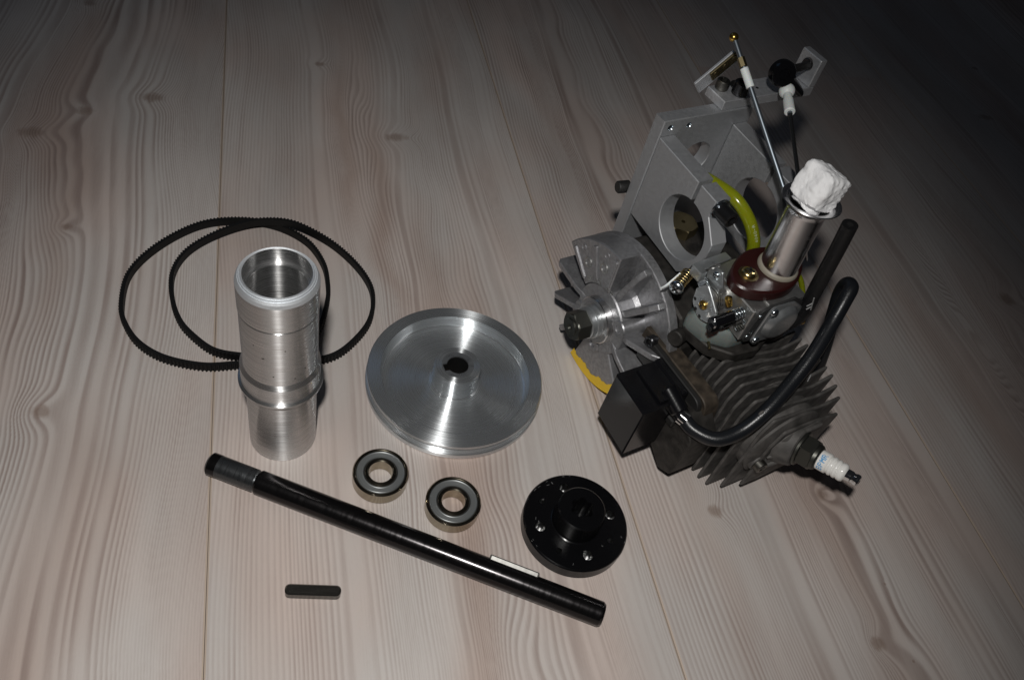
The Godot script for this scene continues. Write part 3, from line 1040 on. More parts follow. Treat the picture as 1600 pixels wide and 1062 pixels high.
	link.lathe([Vector2(2.2, 3.4), Vector2(2.1, 7), Vector2(2.6, 7.6), Vector2(2.75, 17), Vector2(2.3, 17.5), Vector2(1, 17.5)], frame(wa, wd), 24)
	epart("ball_link", e, link, "white_nylon")
	epart("push_rod", e, mb().tube(PackedVector3Array([wa + wd * 16, wb, wb + wd * 14]), 1.0, 12), "rod_black")
	epart("rod_ferrule", e, mb().tube(PackedVector3Array([wa + wd * 17.4, wa + wd * 19]), 1.3, 14), "rod_steel")

	# --- black servo arm at the tab
	var arm := mb().lathe([Vector2(0, -2), Vector2(6.3, -2), Vector2(6.9, -1.2), Vector2(6.9, 2.2), Vector2(6.2, 3.4), Vector2(3, 3.6), Vector2(2.6, 2.4), Vector2(0, 2.4)], frame(Vector3(338.2, 171.0, -246), Vector3(-.35, .25, .9)), 32)
	epart("servo_arm", e, arm, "gloss_black")
	epart("arm_lever", e, mb().tube(smooth([Vector3(340, 170, -247.5), Vector3(351, 163.0, -247), Vector3(361.5, 155.8, -246.5)], 5), [6.0, 5.9, 5.8, 5.7, 5.6, 5.5, 5.3, 5.1, 4.9, 4.5, 2.8], 20, false, true, 0.55), "gloss_black")
	epart("arm_pin", e, mb().ball(Vector3(350.6, 163.6, -244.2), 1.0, 12), "brass")
	epart("arm_shaft", e, mb().tube(PackedVector3Array([Vector3(341, 170, -248), Vector3(371, 165.6, -256)]), 2.2, 12), "matt_black")

	# --- crankcase
	var cc := rounded(poly([-246, 14, -192, 10, -178, 24, -172, 40, -172, 62, -180, 78, -200, 83, -236, 83, -247, 70]), [3], 4)
	epart("crankcase", e, mb().extrude(cc, -324, -263, Transform3D(X, Vector3()), 1.2), "case_dark", 30)
	epart("case_boss", e, mb().lathe([Vector2(20, 0), Vector2(22, 0), Vector2(24, -6), Vector2(24, -10)], frame(Vector3(259, 46.6, -216), Vector3(-1, 0, 0)), 40), "case_dark")
	for q in [[-238, 74], [-232, 80], [-192, 76]]:
		cap_screw(e, Vector3(263.2, q[1], q[0]), Vector3(-1, 0, 0), 3.2, 3.4, "nut_steel", "case_screw")
	epart("brass_nut", e, mb().lathe([Vector3(9.2, 82, 1), Vector3(9.2, 88.6, 1), Vector3(8.6, 89.3, .5), Vector2(1.2, 89.3), Vector2(1.1, 87), Vector2(0, 87)], Transform3D(Basis(Vector3.UP, 0.25), Vector3(300, 0, -234)), 36), "brass_dull", 25)

	make_flywheel(e)
	make_cylinder(e)
	make_ignition(e)
	make_carburettor(e)


func make_flywheel(e: Node3D) -> void:
	var C := Vector3(258, 46.6, -216)
	var xf := Transform3D(Basis(Vector3(0, 0, 1), Vector3(-1, 0, 0), Vector3(0, -1, 0)), C)   # local y outwards (-w), x along c, z down
	var R := 46.2
	var fw := epart("flywheel", e, mb().lathe([Vector2(0, -4.5), Vector2(44, -4.5), Vector2(R, -3.6), Vector2(R, 1.2), Vector2(45.6, 1.7), Vector2(43.4, 1.7), Vector2(42.8, .4), Vector2(23, .2), Vector2(21.0, 2.5), Vector2(20.8, 12.6), Vector2(20.2, 13.4), Vector2(14, 13.6), Vector2(0, 13.6)], xf, 96), "cast", 30)
	# solid sectors: the magnet block and the balance block
	for s in [[90.0, 150.0, 15.0, 21.0], [-104.0, -44.0, 12.5, 16.0]]:
		var a0 := deg_to_rad(s[0])
		var a1 := deg_to_rad(s[1])
		var inner: float = s[3]
		var outl := circle(Vector2(), R - .15, 26, a0, a1)
		outl.append_array(circle(Vector2(), inner, 12, a1 + .02, a0 - .02))
		var y := Transform3D(Basis(Vector3(0, 0, 1), Vector3(0, 1, 0), Vector3(-1, 0, 0)), C)
		var blk := epart("sector_block", fw, mb().extrude(outl, 0.0, s[2], y, 0.7, [], 0.0), "cast", 30)
		if s[0] > 0:
			pass
	var Y := Transform3D(Basis(Vector3(0, 0, 1), Vector3(0, 1, 0), Vector3(-1, 0, 0)), C)
	# raised webs, hollow rivets and cast marks on the magnet block
	for a in [146.0, 118.0, 93.0]:
		var d := Vector2(cos(deg_to_rad(a)), sin(deg_to_rad(a)))
		var n := d.orthogonal()
		var w := rounded(PackedVector2Array([d * 24 - n * 1.1, d * 43 - n * 1.7, d * 43 + n * 1.7, d * 24 + n * 1.1]), [1.0], 4)
		epart("web", fw, mb().extrude(w, 14.6, 15.8, Y, 0.4), "cast", 30)
	for q in [[32.5, 131.0], [33.0, 105.0]]:
		var p: Vector2 = Vector2(cos(deg_to_rad(q[1])), sin(deg_to_rad(q[1]))) * q[0]
		epart("rivet", fw, mb().lathe([Vector2(3.3, 14.9), Vector2(3.1, 15.6), Vector2(2.2, 15.7), Vector2(1.9, 14.3), Vector2(0, 14.2)], Transform3D(xf.basis, xf.origin + Vector3(0, p.y, p.x)), 24), "carb_cast", 30)
	for q in [[41.0, 134.0], [41.0, 104.0]]:
		var p: Vector2 = Vector2(cos(deg_to_rad(q[1])), sin(deg_to_rad(q[1]))) * q[0]
		epart("cast_ring", fw, mb().lathe([Vector2(2.2, 14.9), Vector2(2.1, 15.3), Vector2(1.5, 15.3), Vector2(1.4, 14.9)], Transform3D(xf.basis, xf.origin + Vector3(0, p.y, p.x)), 20), "cast", 30)
	var marks := mb()
	var word := "N222 A7"
	for k in word.length():
		if not GLYPH.has(word[k]):
			continue
		var rows: PackedStringArray = GLYPH[word[k]].split(" ")
		var a := deg_to_rad(135.0 - 8.5 * k)
		var d := Vector2(cos(a), sin(a))
		var n := Vector2(sin(a), -cos(a))
		for r in 5:
			for c in 4:
				if rows[r][c] == "1":
					var p := d * (24.6 - r * .62) + n * (c * .62 - 1.0)
					marks.box(C + Vector3(-15.1, p.y, p.x), Vector3(.5, .6, .6), .1)
	epart("cast_marks", fw, marks, "carb_cast").set_meta("kind", "stuff")
	# fan blades
	for a in [177.0, 207.0, 234.0, 14.0, -18.0, 52.0, 76.0]:
		var r := deg_to_rad(a)
		var d := Vector3(0, sin(r), cos(r))
		var n := Vector3(0, cos(r), -sin(r))
		var deep: bool = a > 0 and a < 90
		var h1 := 15.0 if not deep else 13.0
		var b := mb()
		var sect := rounded(poly([15, 0.5, 46.0, -2.5, 45.8, 6.0 if deep else 13.5, 41.0 if deep else 43.0, h1 if not deep else 9.0, 24, h1, 15, h1 - 1.5]), [0, 0, 1.0, 1.2, 1.5, 0], 3)
		b.extrude(sect, -1.8, 1.8, Transform3D(Basis(d, Vector3(-1, 0, 0), d.cross(Vector3(-1, 0, 0))), C), 0.4)
		epart("fan_blade", fw, b, "cast", 30)
	for q in [[18.2, 28.0], [18.2, 208.0], [18.5, -82.0]]:
		var p: Vector2 = Vector2(cos(deg_to_rad(q[1])), sin(deg_to_rad(q[1]))) * q[0]
		epart("tapped_boss", fw, mb().lathe([Vector2(6.4, 0), Vector2(5.3, 13.5), Vector2(4.8, 14.2), Vector2(2.5, 14.2), Vector2(2.2, 13.4), Vector2(2.1, 9), Vector2(0, 8.8)], Transform3D(xf.basis, xf.origin + Vector3(0, p.y, p.x)), 28), "cast", 30)
	# yellow paint over the balance block's rim, with a ragged inner edge
	rng.seed = 5
	var inner := []
	for i in 40:
		inner.append(39.0 + rng.randf_range(-.75, .75) + 0.9 * sin(i * .45))
	var pm := mb()
	for i in 39:
		var a0 := deg_to_rad(lerpf(-105.5, -42.0, i / 39.0))
		var a1 := deg_to_rad(lerpf(-105.5, -42.0, (i + 1) / 39.0))
		var q := func(r: float, a: float, h: float) -> Vector3: return C + Vector3(-h, r * sin(a), r * cos(a))
		pm.quad(q.call(inner[i], a0, 12.62), q.call(R - .6, a0, 12.62), q.call(R - .6, a1, 12.62), q.call(inner[i + 1], a1, 12.62))
		pm.quad(q.call(R - .6, a0, 12.62), q.call(R + .06, a0, 11.7), q.call(R + .06, a1, 11.7), q.call(R - .6, a1, 12.62))
		pm.quad(q.call(R + .06, a0, 11.7), q.call(R + .06, a0, 4.0 + inner[i] - 39.0), q.call(R + .06, a1, 4.0 + inner[i + 1] - 39.0), q.call(R + .06, a1, 11.7))
	epart("yellow_paint", fw, pm, "yellow_paint", 50)
	# shaft boss, washers and nut
	epart("machined_boss", fw, mb().lathe([Vector2(13.6, 12), Vector2(13.6, 17.0), Vector2(13.0, 17.6), Vector2(9, 17.6)], xf, 48), "turned", 30)
	epart("washer", fw, mb().lathe([Vector2(9.4, 17.4), Vector2(9.6, 17.8), Vector2(9.6, 20.4), Vector2(9.2, 20.8), Vector2(8.8, 20.9), Vector2(8.9, 21.2), Vector2(8.9, 23.6), Vector2(8.4, 24.0), Vector2(5, 24)], xf, 40), "zinc_sheet", 30)
	epart("crank_nut", fw, mb().lathe([Vector3(8.6, 23.8, 1), Vector3(8.6, 31.6, 1), Vector3(7.7, 32.4, .4), Vector2(5.2, 32.4), Vector2(5.0, 33.4), Vector2(2.0, 33.4), Vector2(1.5, 32.0), Vector2(0, 31.8)], Transform3D(xf.basis.rotated(Vector3(1, 0, 0), .35), xf.origin), 36), "nut_steel", 25)


func make_cylinder(e: Node3D) -> void:
	# cooling fins: outline (w,u), stacked along c
	var fins := [
		[-167.0, 266.5, 331, 6.0, 72], [-161.7, 266.2, 331, 5.6, 72.5], [-156.4, 266, 331, 5.3, 73], [-151.1, 266, 331, 5.0, 73.5], [-145.8, 265.8, 330.8, 5.0, 74], [-140.5, 265.8, 330.6, 5.0, 74], [-135.3, 265.6, 330.4, 5.0, 74], [-129.9, 265.6, 330.2, 5.0, 74], [-124.6, 265.8, 330, 5.0, 73.5],
		[-119.4, 267.5, 329.8, 5.0, 71], [-114.2, 273.5, 329.6, 6.5, 67], [-109.4, 281.5, 328.5, 11.0, 59]]
	for f in fins:
		var l: float = f[1]
		var r: float = f[2]
		var lo: float = f[3]
		var hi: float = f[4]
		var k: float = clampf((hi - 55.0) / 18.0, 0.2, 1.0)
		var o := rounded(PackedVector2Array([Vector2(l, lo), Vector2(l + 12, lo - 1.0), Vector2(r - 8, lo + 2), Vector2(r - 1.5, lo + 12), Vector2(r, hi - 4.5), Vector2(r - 14, hi - 8.5 * k), Vector2(l + 26, hi - 3.2 * k), Vector2(l + 5, hi), Vector2(l + 0.6, hi - 11)]), [0.8, 3, 5, 6, 0.7, 5, 6, 3, 3], 4)
		epart("cooling_fin", e, mb().extrude(o, f[0] - 0.85, f[0] + 0.85, Transform3D(), 0.45), "fin", 30)
	epart("barrel", e, mb().lathe([Vector2(24, 0), Vector2(24, 60), Vector2(20, 62), Vector2(0, 62)], frame(Vector3(298, 40, -172), Vector3(0, 0, 1)), 40), "fin")
	# head: raised pad, stiffening webs and the plug boss
	epart("head_pad", e, mb().extrude(rounded(poly([284, 22, 312, 18, 322, 36, 314, 58, 288, 55]), [6], 6), -111, -106.5, Transform3D(), 1.6), "fin", 40)
	for q in [[[284, 39, -107.5], [303, 47.5, -105.0]], [[282, 30, -107.5], [300, 38.5, -103.5]], [[290, 52, -108.5], [312, 57, -106.5]]]:
		var a := Vector3(q[0][0], q[0][1], q[0][2])
		var b := Vector3(q[1][0], q[1][1], q[1][2])
		epart("head_web", e, mb().tube(PackedVector3Array([a, a.lerp(b, .1), a.lerp(b, .9), b]), [0.6, 1.5, 1.5, 0.7], 12), "fin", 50)
	epart("head_bolt_boss", e, mb().lathe([Vector2(6, -4), Vector2(5.2, 2.6), Vector2(4.8, 3.0), Vector2(0, 3.0)], frame(Vector3(282.6, 32.6, -112), Vector3(0, 0, 1)), 28), "fin")
	cap_screw(e, Vector3(282.6, 32.6, -109.2), Vector3(0, 0, 1), 3.6, 4.0, "socket_grey", "head_bolt")
	# spark plug, leaning up and out of the head
	var tip := Vector3(309.6, 53.0, -73.0)
	var root := Vector3(299.8, 45.0, -105.5)
	var d := (tip - root).normalized()
	var L := root.distance_to(tip)
	var xf := frame(root, d, 0.25)
	epart("plug_boss", e, mb().lathe([Vector2(14, -7), Vector2(12.2, -1), Vector2(11.4, 1.6), Vector2(10.6, 2.2), Vector2(0, 2.2)], xf, 36), "fin", 30)
	var pl := epart("spark_plug", e, mb().lathe([Vector2(9.4, 2.2), Vector2(9.6, 2.5), Vector2(9.6, 3.6), Vector2(9.3, 3.9), Vector2(8.0, 4.0), Vector3(8.9, 4.2, 1), Vector3(9.0, 9.8, 1), Vector3(8.3, 10.6, .4), Vector2(7.3, 10.8), Vector2(6.9, 12.4), Vector2(6.1, 13.2), Vector2(5.2, 13.4)], xf, 48), "nut_steel", 26)
	var s := L - 31.5
	epart("insulator_band", pl, mb().lathe([Vector2(5.2, 13.0), Vector2(5.4, 13.6), Vector2(5.4, 18.2)], xf, 40), "plug_print", 30)
	epart("insulator", pl, mb().lathe([Vector2(5.4, 18.2), Vector2(5.0, 18.6), Vector2(4.5, 19.0), Vector2(5.0, 19.7), Vector2(5.15, 20.4), Vector2(5.0, 21.1), Vector2(4.4, 21.5), Vector2(4.9, 22.2), Vector2(5.05, 22.9), Vector2(4.9, 23.6), Vector2(4.3, 24.0), Vector2(4.8, 24.6), Vector2(4.95, 26.2), Vector2(4.4, 27.4), Vector2(2.8, 28.0)], xf, 40), "ceramic", 50)
	epart("terminal_nut", pl, mb().lathe([Vector2(2.8, 27.6), Vector2(3.2, 28.0), Vector2(3.2, 30.6), Vector2(2.85, 31.2), Vector2(2.85, 32.0), Vector2(3.25, 32.8), Vector2(3.25, L - .8), Vector2(2.5, L), Vector2(1.3, L), Vector2(1.0, L - .6), Vector2(0, L - .6)], xf, 32), "chrome", 30)


func make_ignition(e: Node3D) -> void:
	var X := Transform3D(Basis(Vector3(0, 0, 1), Vector3(0, 1, 0), Vector3(-1, 0, 0)), Vector3())
	var n := epart("ignition_coil", e, mb().extrude(poly([-172.4, 24.8, -146.0, 22.6, -145.6, 58.6, -171.6, 59.8]), -247.5, -222.0, X, 0.7), "gloss_black", 30)
	epart("coil_rib", n, mb().box(Vector3(240, 60.0, -158.6), Vector3(13, 1.6, 22), 0.5), "gloss_black")
	epart("coil_winding", n, mb().box(Vector3(251.5, 52, -160), Vector3(8.5, 17, 25), 1.2), "gloss_black")
	# laminated core: a bar with a rounded end, and its lower foot
	epart("laminated_core", n, mb().extrude(rounded(poly([-190, 40, -138, 40, -134.5, 47, -137, 62, -192, 62, -193, 50]), [1, 3, 5, 7, 1, 2], 7), -264.6, -255.0, X, 0.5), "laminations", 30)
	epart("core_cheek", n, mb().extrude(rounded(poly([-188, 44, -141, 44, -137.5, 50, -139, 61.4, -187, 61.4]), [1, 3, 4, 6, 2], 6), -255.0, -251.8, X, 0.4), "matt_black", 30)
	epart("core_foot", n, mb().extrude(rounded(poly([-148, 17.6, -136.5, 10, -128.6, 15, -127, 46, -138, 56, -148, 54]), [1, 3, 3, 5, 4, 2], 5), -262, -244.0, X, 0.6), "case_dark", 30)
	cap_screw(n, Vector3(254.4, 61.0, -183.2), Vector3(-1, 0.1, 0.1), 3.2, 4.4, "socket_steel")
	epart("small_clamp", n, mb().box(Vector3(244.5, 46.2, -143.2), Vector3(6, 5, 5), 0.8), "matt_black")
	cap_screw(n, Vector3(246.0, 45.4, -140.6), Vector3(0.1, -0.1, 1), 1.7, 1.8, "zinc", "clamp_screw")
	# high-tension lead with its ferrule
	epart("lead_socket", n, mb().lathe([Vector2(0, -6), Vector2(5.0, -6), Vector2(5.0, 6.4), Vector2(4.4, 7.2), Vector2(4.2, 10.4), Vector2(3.4, 10.8)], frame(Vector3(243.4, 57.6, -148.6), Vector3(.12, -.42, .9)), 32), "gloss_black", 30)
	epart("ferrule", n, mb().tube(smooth([Vector3(243.3, 54.4, -140.4), Vector3(245.0, 54.0, -136.6)], 3), 4.15, 28), "chrome")
	var pts := []
	for q in [[244.0, 54.2, -139.2], [245.9, 53.0, -130.8], [253.0, 54.0, -121.6], [265.3, 59.0, -118.9], [277.9, 69.0, -119.9], [293.9, 79.5, -125.0], [305.6, 89.0, -129.6], [319.3, 100.0, -137.2], [326.9, 109.0, -142.0], [331.6, 113.5, -145.2], [333.6, 112.0, -149.0], [335.6, 103.5, -150.0], [336.8, 88, -146], [338.6, 66, -140], [341, 46, -137], [342, 30, -137]]:
		pts.append(Vector3(q[0], q[1], q[2]))
	epart("ignition_lead", n, mb().tube(smooth(pts, 8), 3.75, 24), "lead_rubber", 50)
	var g := mb()
	g.tube(smooth([Vector3(285.6, 94.2, -115.5), Vector3(287.6, 94.4, -116.6), Vector3(288.4, 95.9, -117.2), Vector3(286.8, 96.6, -116.6)], 4), 0.28, 6)
	epart("lead_nick", n, g, "scuff")


func make_carburettor(e: Node3D) -> void:
	# translucent inlet block between the cylinder and the carburettor
	var blk := rounded(poly([262, -178, 265, -164, 275, -155.5, 288, -155, 304, -162, 304, -180, 280, -186]), [5, 6, 6, 5, 5, 5, 5], 6)
	var H := Transform3D(Basis(Vector3(1, 0, 0), Vector3(0, 0, -1), Vector3(0, 1, 0)), Vector3())     # outline (w,-c), extruded up
	var flipc := func(p: PackedVector2Array) -> PackedVector2Array:
		var o := PackedVector2Array()
		for q in p:
			o.append(Vector2(q.x, -q.y))
		return o
	epart("inlet_block", e, mb().extrude(flipc.call(blk), 73.0, 86.5, H, 3.0), "insulator", 50)
	epart("inlet_seat", e, mb().extrude(flipc.call(rounded(poly([262, -176, 266, -160, 276, -150.5, 292, -149, 312, -158, 310, -182, 280, -188]), [3, 5, 5, 5, 5, 5, 5], 5)), 70.0, 77.6, H, 0.8), "case_dark", 40)
	epart("seat_clip", e, mb().box(Vector3(267.5, 78.0, -162.0), Vector3(1.2, 1.6, 9), 0.3, Basis(Vector3(0, 1, 0), -.5)), "brass_dull")
	# body
	var X := Transform3D(Basis(Vector3(0, 0, 1), Vector3(0, 1, 0), Vector3(-1, 0, 0)), Vector3())
	var body := epart("carburettor", e, mb().extrude(poly([-186, 89, -164, 89, -157.4, 87.6, -152.4, 87.4, -152.2, 108, -186, 108]), -311, -274.5, X, 0.6), "carb_cast", 30)
	epart("body_step", body, mb().box(Vector3(289.0, 108.2, -157.5), Vector3(9, 1.6, 9), 0.5), "carb_cast")
	epart("inlet_neck", body, mb().lathe([Vector2(13, 84), Vector2(13, 92), Vector2(11, 94), Vector2(0, 94)], Transform3D(Basis(), Vector3(290, 0, -168)), 40), "carb_cast")
	epart("throttle_boss", body, mb().lathe([Vector2(0, 12), Vector2(5.6, 12), Vector2(6.4, 11), Vector2(7, 0)], frame(Vector3(276, 98, -174), Vector3(-1, 0, 0)), 28), "carb_cast")
	# the two marks cast into the side
	var mk := mb()
	for q in [["L", 92.4, -155.8], ["H", 99.0, -154.6]]:
		var rows: PackedStringArray = GLYPH[q[0]].split(" ")
		for r in 5:
			for c in 4:
				if rows[r][c] == "1":
					mk.box(Vector3(274.4, q[1] + 1.2 - r * .5, q[2] + (c - 1.5) * .5), Vector3(.3, .48, .48), .05)
	epart("side_marks", body, mk, "zinc").set_meta("kind", "stuff")
	# metering cover on the front
	epart("cover_gasket", body, mb().extrude(rounded(poly([276.0, 86.5, 302, 83.5, 312, 88, 311, 104, 300, 111, 279, 109]), [4], 5), -152.2, -150.9, Transform3D(), 0.0), "gasket", 30)
	var cov := epart("metering_cover", body, mb().extrude(rounded(poly([281.5, 84.5, 300, 83.0, 309.5, 87.5, 309.5, 102, 299, 110, 283, 110.5]), [4, 5, 5, 5, 5, 4], 6), -150.9, -149.7, Transform3D(), 0.4), "zinc_sheet", 30)
	epart("cover_dome", cov, mb().lathe([Vector2(11.2, 0), Vector2(10.2, 1.2), Vector2(9.0, 2.6), Vector2(7.8, 3.1), Vector2(4, 3.3), Vector2(0, 3.3)], frame(Vector3(296, 96.4, -149.8), Vector3(0, 0, 1)), 44), "zinc_sheet", 50)
	for q in [[286.0, 106.6], [284.3, 87.0], [304.6, 88.3]]:
		pan_screw(cov, Vector3(q[0], q[1], -149.6), Vector3(0, 0, 1), 2.5, "zinc")
	for q in [[278.6, 105.3], [277.5, 91.0]]:
		epart("cover_pin", cov, mb().ball(Vector3(q[0], q[1], -150.9), 1.0, 12), "zinc")
	# adjusting needle with its spring and black limiter, and a second one below
	epart("needle_spring", body, mb().coil(Vector3(274.4, 103.4, -157.4), Vector3(266.5, 103.0, -157.4), 2.5, 0.32, 4.5), "zinc", 60)
	var lim := epart("limiter_cap", body, mb().lathe([Vector2(0, 0), Vector2(2.6, 0), Vector2(2.9, .4), Vector2(2.9, 12.6), Vector2(2.5, 13.2), Vector2(0, 13.2)], frame(Vector3(266.8, 103.0, -157.4), Vector3(-1, -.04, 0)), 24), "gloss_black", 30)
	epart("limiter_edge", lim, mb().lathe([Vector2(3.0, 12.2), Vector2(3.05, 12.6), Vector2(2.6, 13.3), Vector2(2.5, 13.1)], frame(Vector3(266.8, 103.0, -157.4), Vector3(-1, -.04, 0)), 24, 0.4, 3.4), "chrome", 30)
	epart("limiter_tab", lim, mb().box(Vector3(255.6, 100.4, -156.4), Vector3(6, 4.2, 3), 0.7), "gloss_black")
	epart("low_needle", body, mb().lathe([Vector2(0, 0), Vector2(2.3, 0), Vector2(2.3, 8), Vector2(1.9, 8.4), Vector2(0, 8.4)], frame(Vector3(274.4, 94.0, -160.0), Vector3(-1, 0, 0)), 20), "gloss_black", 30)
	epart("needle_spring", body, mb().coil(Vector3(274.4, 97.2, -153.8), Vector3(268.8, 96.8, -153.8), 1.7, 0.25, 4), "nut_steel", 60)
	epart("brass_screw", body, mb().lathe([Vector2(1.5, 0), Vector2(1.75, .5), Vector2(1.5, 1), Vector2(1.75, 1.5), Vector2(1.5, 2), Vector2(1.75, 2.5), Vector2(1.5, 3), Vector2(1.75, 3.5), Vector2(1.5, 4), Vector2(1.75, 4.5), Vector2(1.5, 5), Vector2(1.75, 5.5), Vector2(0, 6.4)], frame(Vector3(271.5, 101.5, -164.5), Vector3(-.35, .9, -.2)), 18), "brass", 20)
	epart("brass_plug", body, mb().lathe([Vector2(2.0, 0), Vector2(2.0, 4), Vector2(1.5, 4.8), Vector2(0, 4.8)], frame(Vector3(274.0, 104.5, -176.5), Vector3(-1, .1, .1)), 20), "brass")
	# throttle disc, stop screw with spring, lever
	var disc := epart("throttle_plate", body, mb().extrude(rounded(poly([-181, 100, -179.5, 91.5, -171, 87.2, -163.2, 91.5, -163.4, 99, -170, 104, -176, 108]), [2, 5, 5, 4, 3, 3, 2], 5), -265.0, -263.6, X, 0.3), "zinc_sheet", 30)
	pan_screw(disc, Vector3(263.5, 96.4, -172.4), Vector3(-1, 0, 0), 2.5, "brass", "disc_screw")
	epart("disc_spring", disc, mb().coil(Vector3(265.4, 98, -173), Vector3(273.5, 98, -173.5), 4.2, 0.4, 4.5), "zinc", 60)
	pan_screw(body, Vector3(252.4, 101.8, -183.6), Vector3(-.85, .05, .5), 3.7, "zinc", "stop_screw")
	epart("stop_spring", body, mb().coil(Vector3(253.6, 101.8, -184.4), Vector3(263.0, 103.6, -188.6), 3.0, 0.42, 6), "chromate", 60)
	epart("stop_bolt", body, mb().tube(PackedVector3Array([Vector3(252.5, 101.8, -183.6), Vector3(268, 104.4, -190.5)]), 1.7, 14), "nut_steel")
	epart("lever_arm", body, mb().box(Vector3(272.0, 111.6, -185.4), Vector3(23.0, 1.4, 5.0), 0.3, Basis(Vector3(0, 1, 0), .08)), "zinc_sheet")
	epart("lever_tab", body, mb().box(Vector3(262.0, 109.6, -183.0), Vector3(4.6, 5.8, 7.0), 0.5, Basis(Vector3(0, 1, 0), .08)), "zinc_sheet")
	epart("bright_tab", body, mb().box(Vector3(266.5, 103.0, -181), Vector3(.8, 7, 3), 0.2, Basis(Vector3(1, 0, 0), .3)), "chrome")
	epart("link_arm", body, mb().box(Vector3(270, 104.2, -176), Vector3(3, 8, 10), 0.6, Basis(Vector3(0, 0, 1), .3)), "zinc_sheet")
	# phenolic flange with the inlet trumpet
	var ctr := Vector2(298.5, 170.0)
	var fo := PackedVector2Array()
	for q in smooth([Vector3(270.6, -168.5, 0), Vector3(272.3, -162.6, 0), Vector3(278.2, -158.0, 0), Vector3(289, -155, 0), Vector3(301, -156.2, 0), Vector3(312, -162.5, 0), Vector3(318, -169.5, 0), Vector3(317, -176.5, 0), Vector3(307, -182.5, 0), Vector3(295, -184.5, 0), Vector3(284, -181.5, 0), Vector3(274.5, -175.2, 0)], 6, true):
		fo.append(Vector2(q.x, q.y))
	var fl := epart("flange", e, mb().extrude(flipc.call(fo), 108.8, 115.4, H, 0.9), "phenolic", 35)
	pan_screw(fl, Vector3(281.0, 115.6, -169.6), Vector3(0, 1, 0), 4.0, "chromate", "flange_screw")
	epart("flange_washer", fl, mb().lathe([Vector2(5.2, 115.3), Vector2(5.2, 115.8), Vector2(3, 115.9)], Transform3D(Basis(), Vector3(281, 0, -169.6)), 28), "brass_dull")
	pan_screw(fl, Vector3(315.0, 115.6, -173.5), Vector3(0, 1, 0), 3.6, "chromate", "flange_screw")
	epart("seal_ring", fl, mb().lathe([Vector2(10.3, 115.2), Vector2(10.5, 115.8), Vector2(10.3, 117.0), Vector2(9.5, 117.8), Vector2(8, 118.3)], Transform3D(Basis(), Vector3(299.8, 0, -168.6)), 48), "seal_ring", 40)
	var ax := Vector3(0.0, 1.0, -0.07)
	epart("inlet_trumpet", e, mb().lathe([Vector2(9.3, 0), Vector2(9.3, 34.0), Vector2(9.6, 36.4), Vector2(10.7, 38.4), Vector2(12.4, 39.6), Vector2(13.8, 40.0), Vector2(14.3, 40.4), Vector2(14.0, 40.9), Vector2(12.4, 40.7), Vector2(10.2, 39.6), Vector2(9.0, 37.4), Vector2(8.5, 34), Vector2(8.5, 4), Vector2(0, 3)], frame(Vector3(299.8, 116.0, -168.5), ax), 64), "polished", 40)
	# fuel line, breather hose, and a bright clamp piece behind the trumpet
	var yp := []
	for q in [[294.5, 124.5, -231], [295.0, 127.0, -222.0], [297.6, 127.7, -208.0], [302.0, 121.0, -197.5], [306.0, 110.7, -191.5], [308.5, 100, -190.5], [308, 90, -191]]:
		yp.append(Vector3(q[0], q[1], q[2]))
	epart("fuel_line", e, mb().tube(smooth(yp, 8), 3.4, 24), "fuel_line", 50)
	var hp := []
	for q in [[303.5, 158.5, -150.6], [306.0, 142, -150.2], [309.0, 118, -149.8], [311.5, 98, -149.6], [308, 88, -152], [300, 84.0, -157]]:
		hp.append(Vector3(q[0], q[1], q[2]))
	var hose := epart("breather_hose", e, mb().tube(smooth(hp, 8), 3.7, 24), "hose_rubber", 50)
	epart("hose_mouth", hose, mb().lathe([Vector2(1.5, .06), Vector2(0, .05)], frame(Vector3(303.5, 158.5, -150.6), Vector3(303.5 - 306.0, 158.5 - 142, -.4)), 20), "hole_dark")
	var sc := mb()
	for q in [[[306.4, 113.5, -146.5], [309.4, 104.5, -145.9]], [[305.4, 107.5, -146.8], [307.6, 109.5, -146.2]], [[306.5, 105.0, -146.6], [311.0, 107.6, -146.3]]]:
		sc.tube(PackedVector3Array([Vector3(q[0][0], q[0][1], q[0][2]), Vector3(q[1][0], q[1][1], q[1][2])]), 0.35, 6)
	epart("hose_scuff", hose, sc, "scuff").set_meta("kind", "stuff")
	epart("spring_tab", e, mb().box(Vector3(326.0, 113.5, -176), Vector3(1.0, 17, 6.0), 0.3, Basis(Vector3(0, 0, 1), .62)), "chrome")
	var nip := epart("fuel_nipple", e, mb().lathe([Vector2(1.6, 0), Vector2(1.9, .6), Vector2(1.6, 1.2), Vector2(1.9, 1.8), Vector2(1.6, 2.4), Vector2(1.9, 3.0), Vector2(1.6, 3.6), Vector2(1.9, 4.2), Vector2(1.6, 9)], frame(Vector3(311, 83.4, -157), Vector3(.95, -.3, 0)), 20), "zinc", 50)
	epart("nipple_collar", nip, mb().lathe([Vector2(1.6, 8), Vector2(2.7, 8.2), Vector2(2.8, 13.5), Vector2(2.2, 14.2)], frame(Vector3(311, 83.4, -157), Vector3(.95, -.3, 0)), 20), "phenolic", 50)
	epart("nipple_tip", nip, mb().lathe([Vector2(1.4, 13), Vector2(1.5, 18), Vector2(2.4, 19), Vector2(2.6, 20.6), Vector2(1.6, 21.8), Vector2(0, 22)], frame(Vector3(311, 83.4, -157), Vector3(.95, -.3, 0)), 20), "brass", 50)
	epart("return_line", e, mb().tube(smooth([Vector3(318, 106, -174), Vector3(327, 99, -170), Vector3(333, 88, -166), Vector3(334.5, 78, -163)], 6), 1.5, 14), "fuel_line", 50)
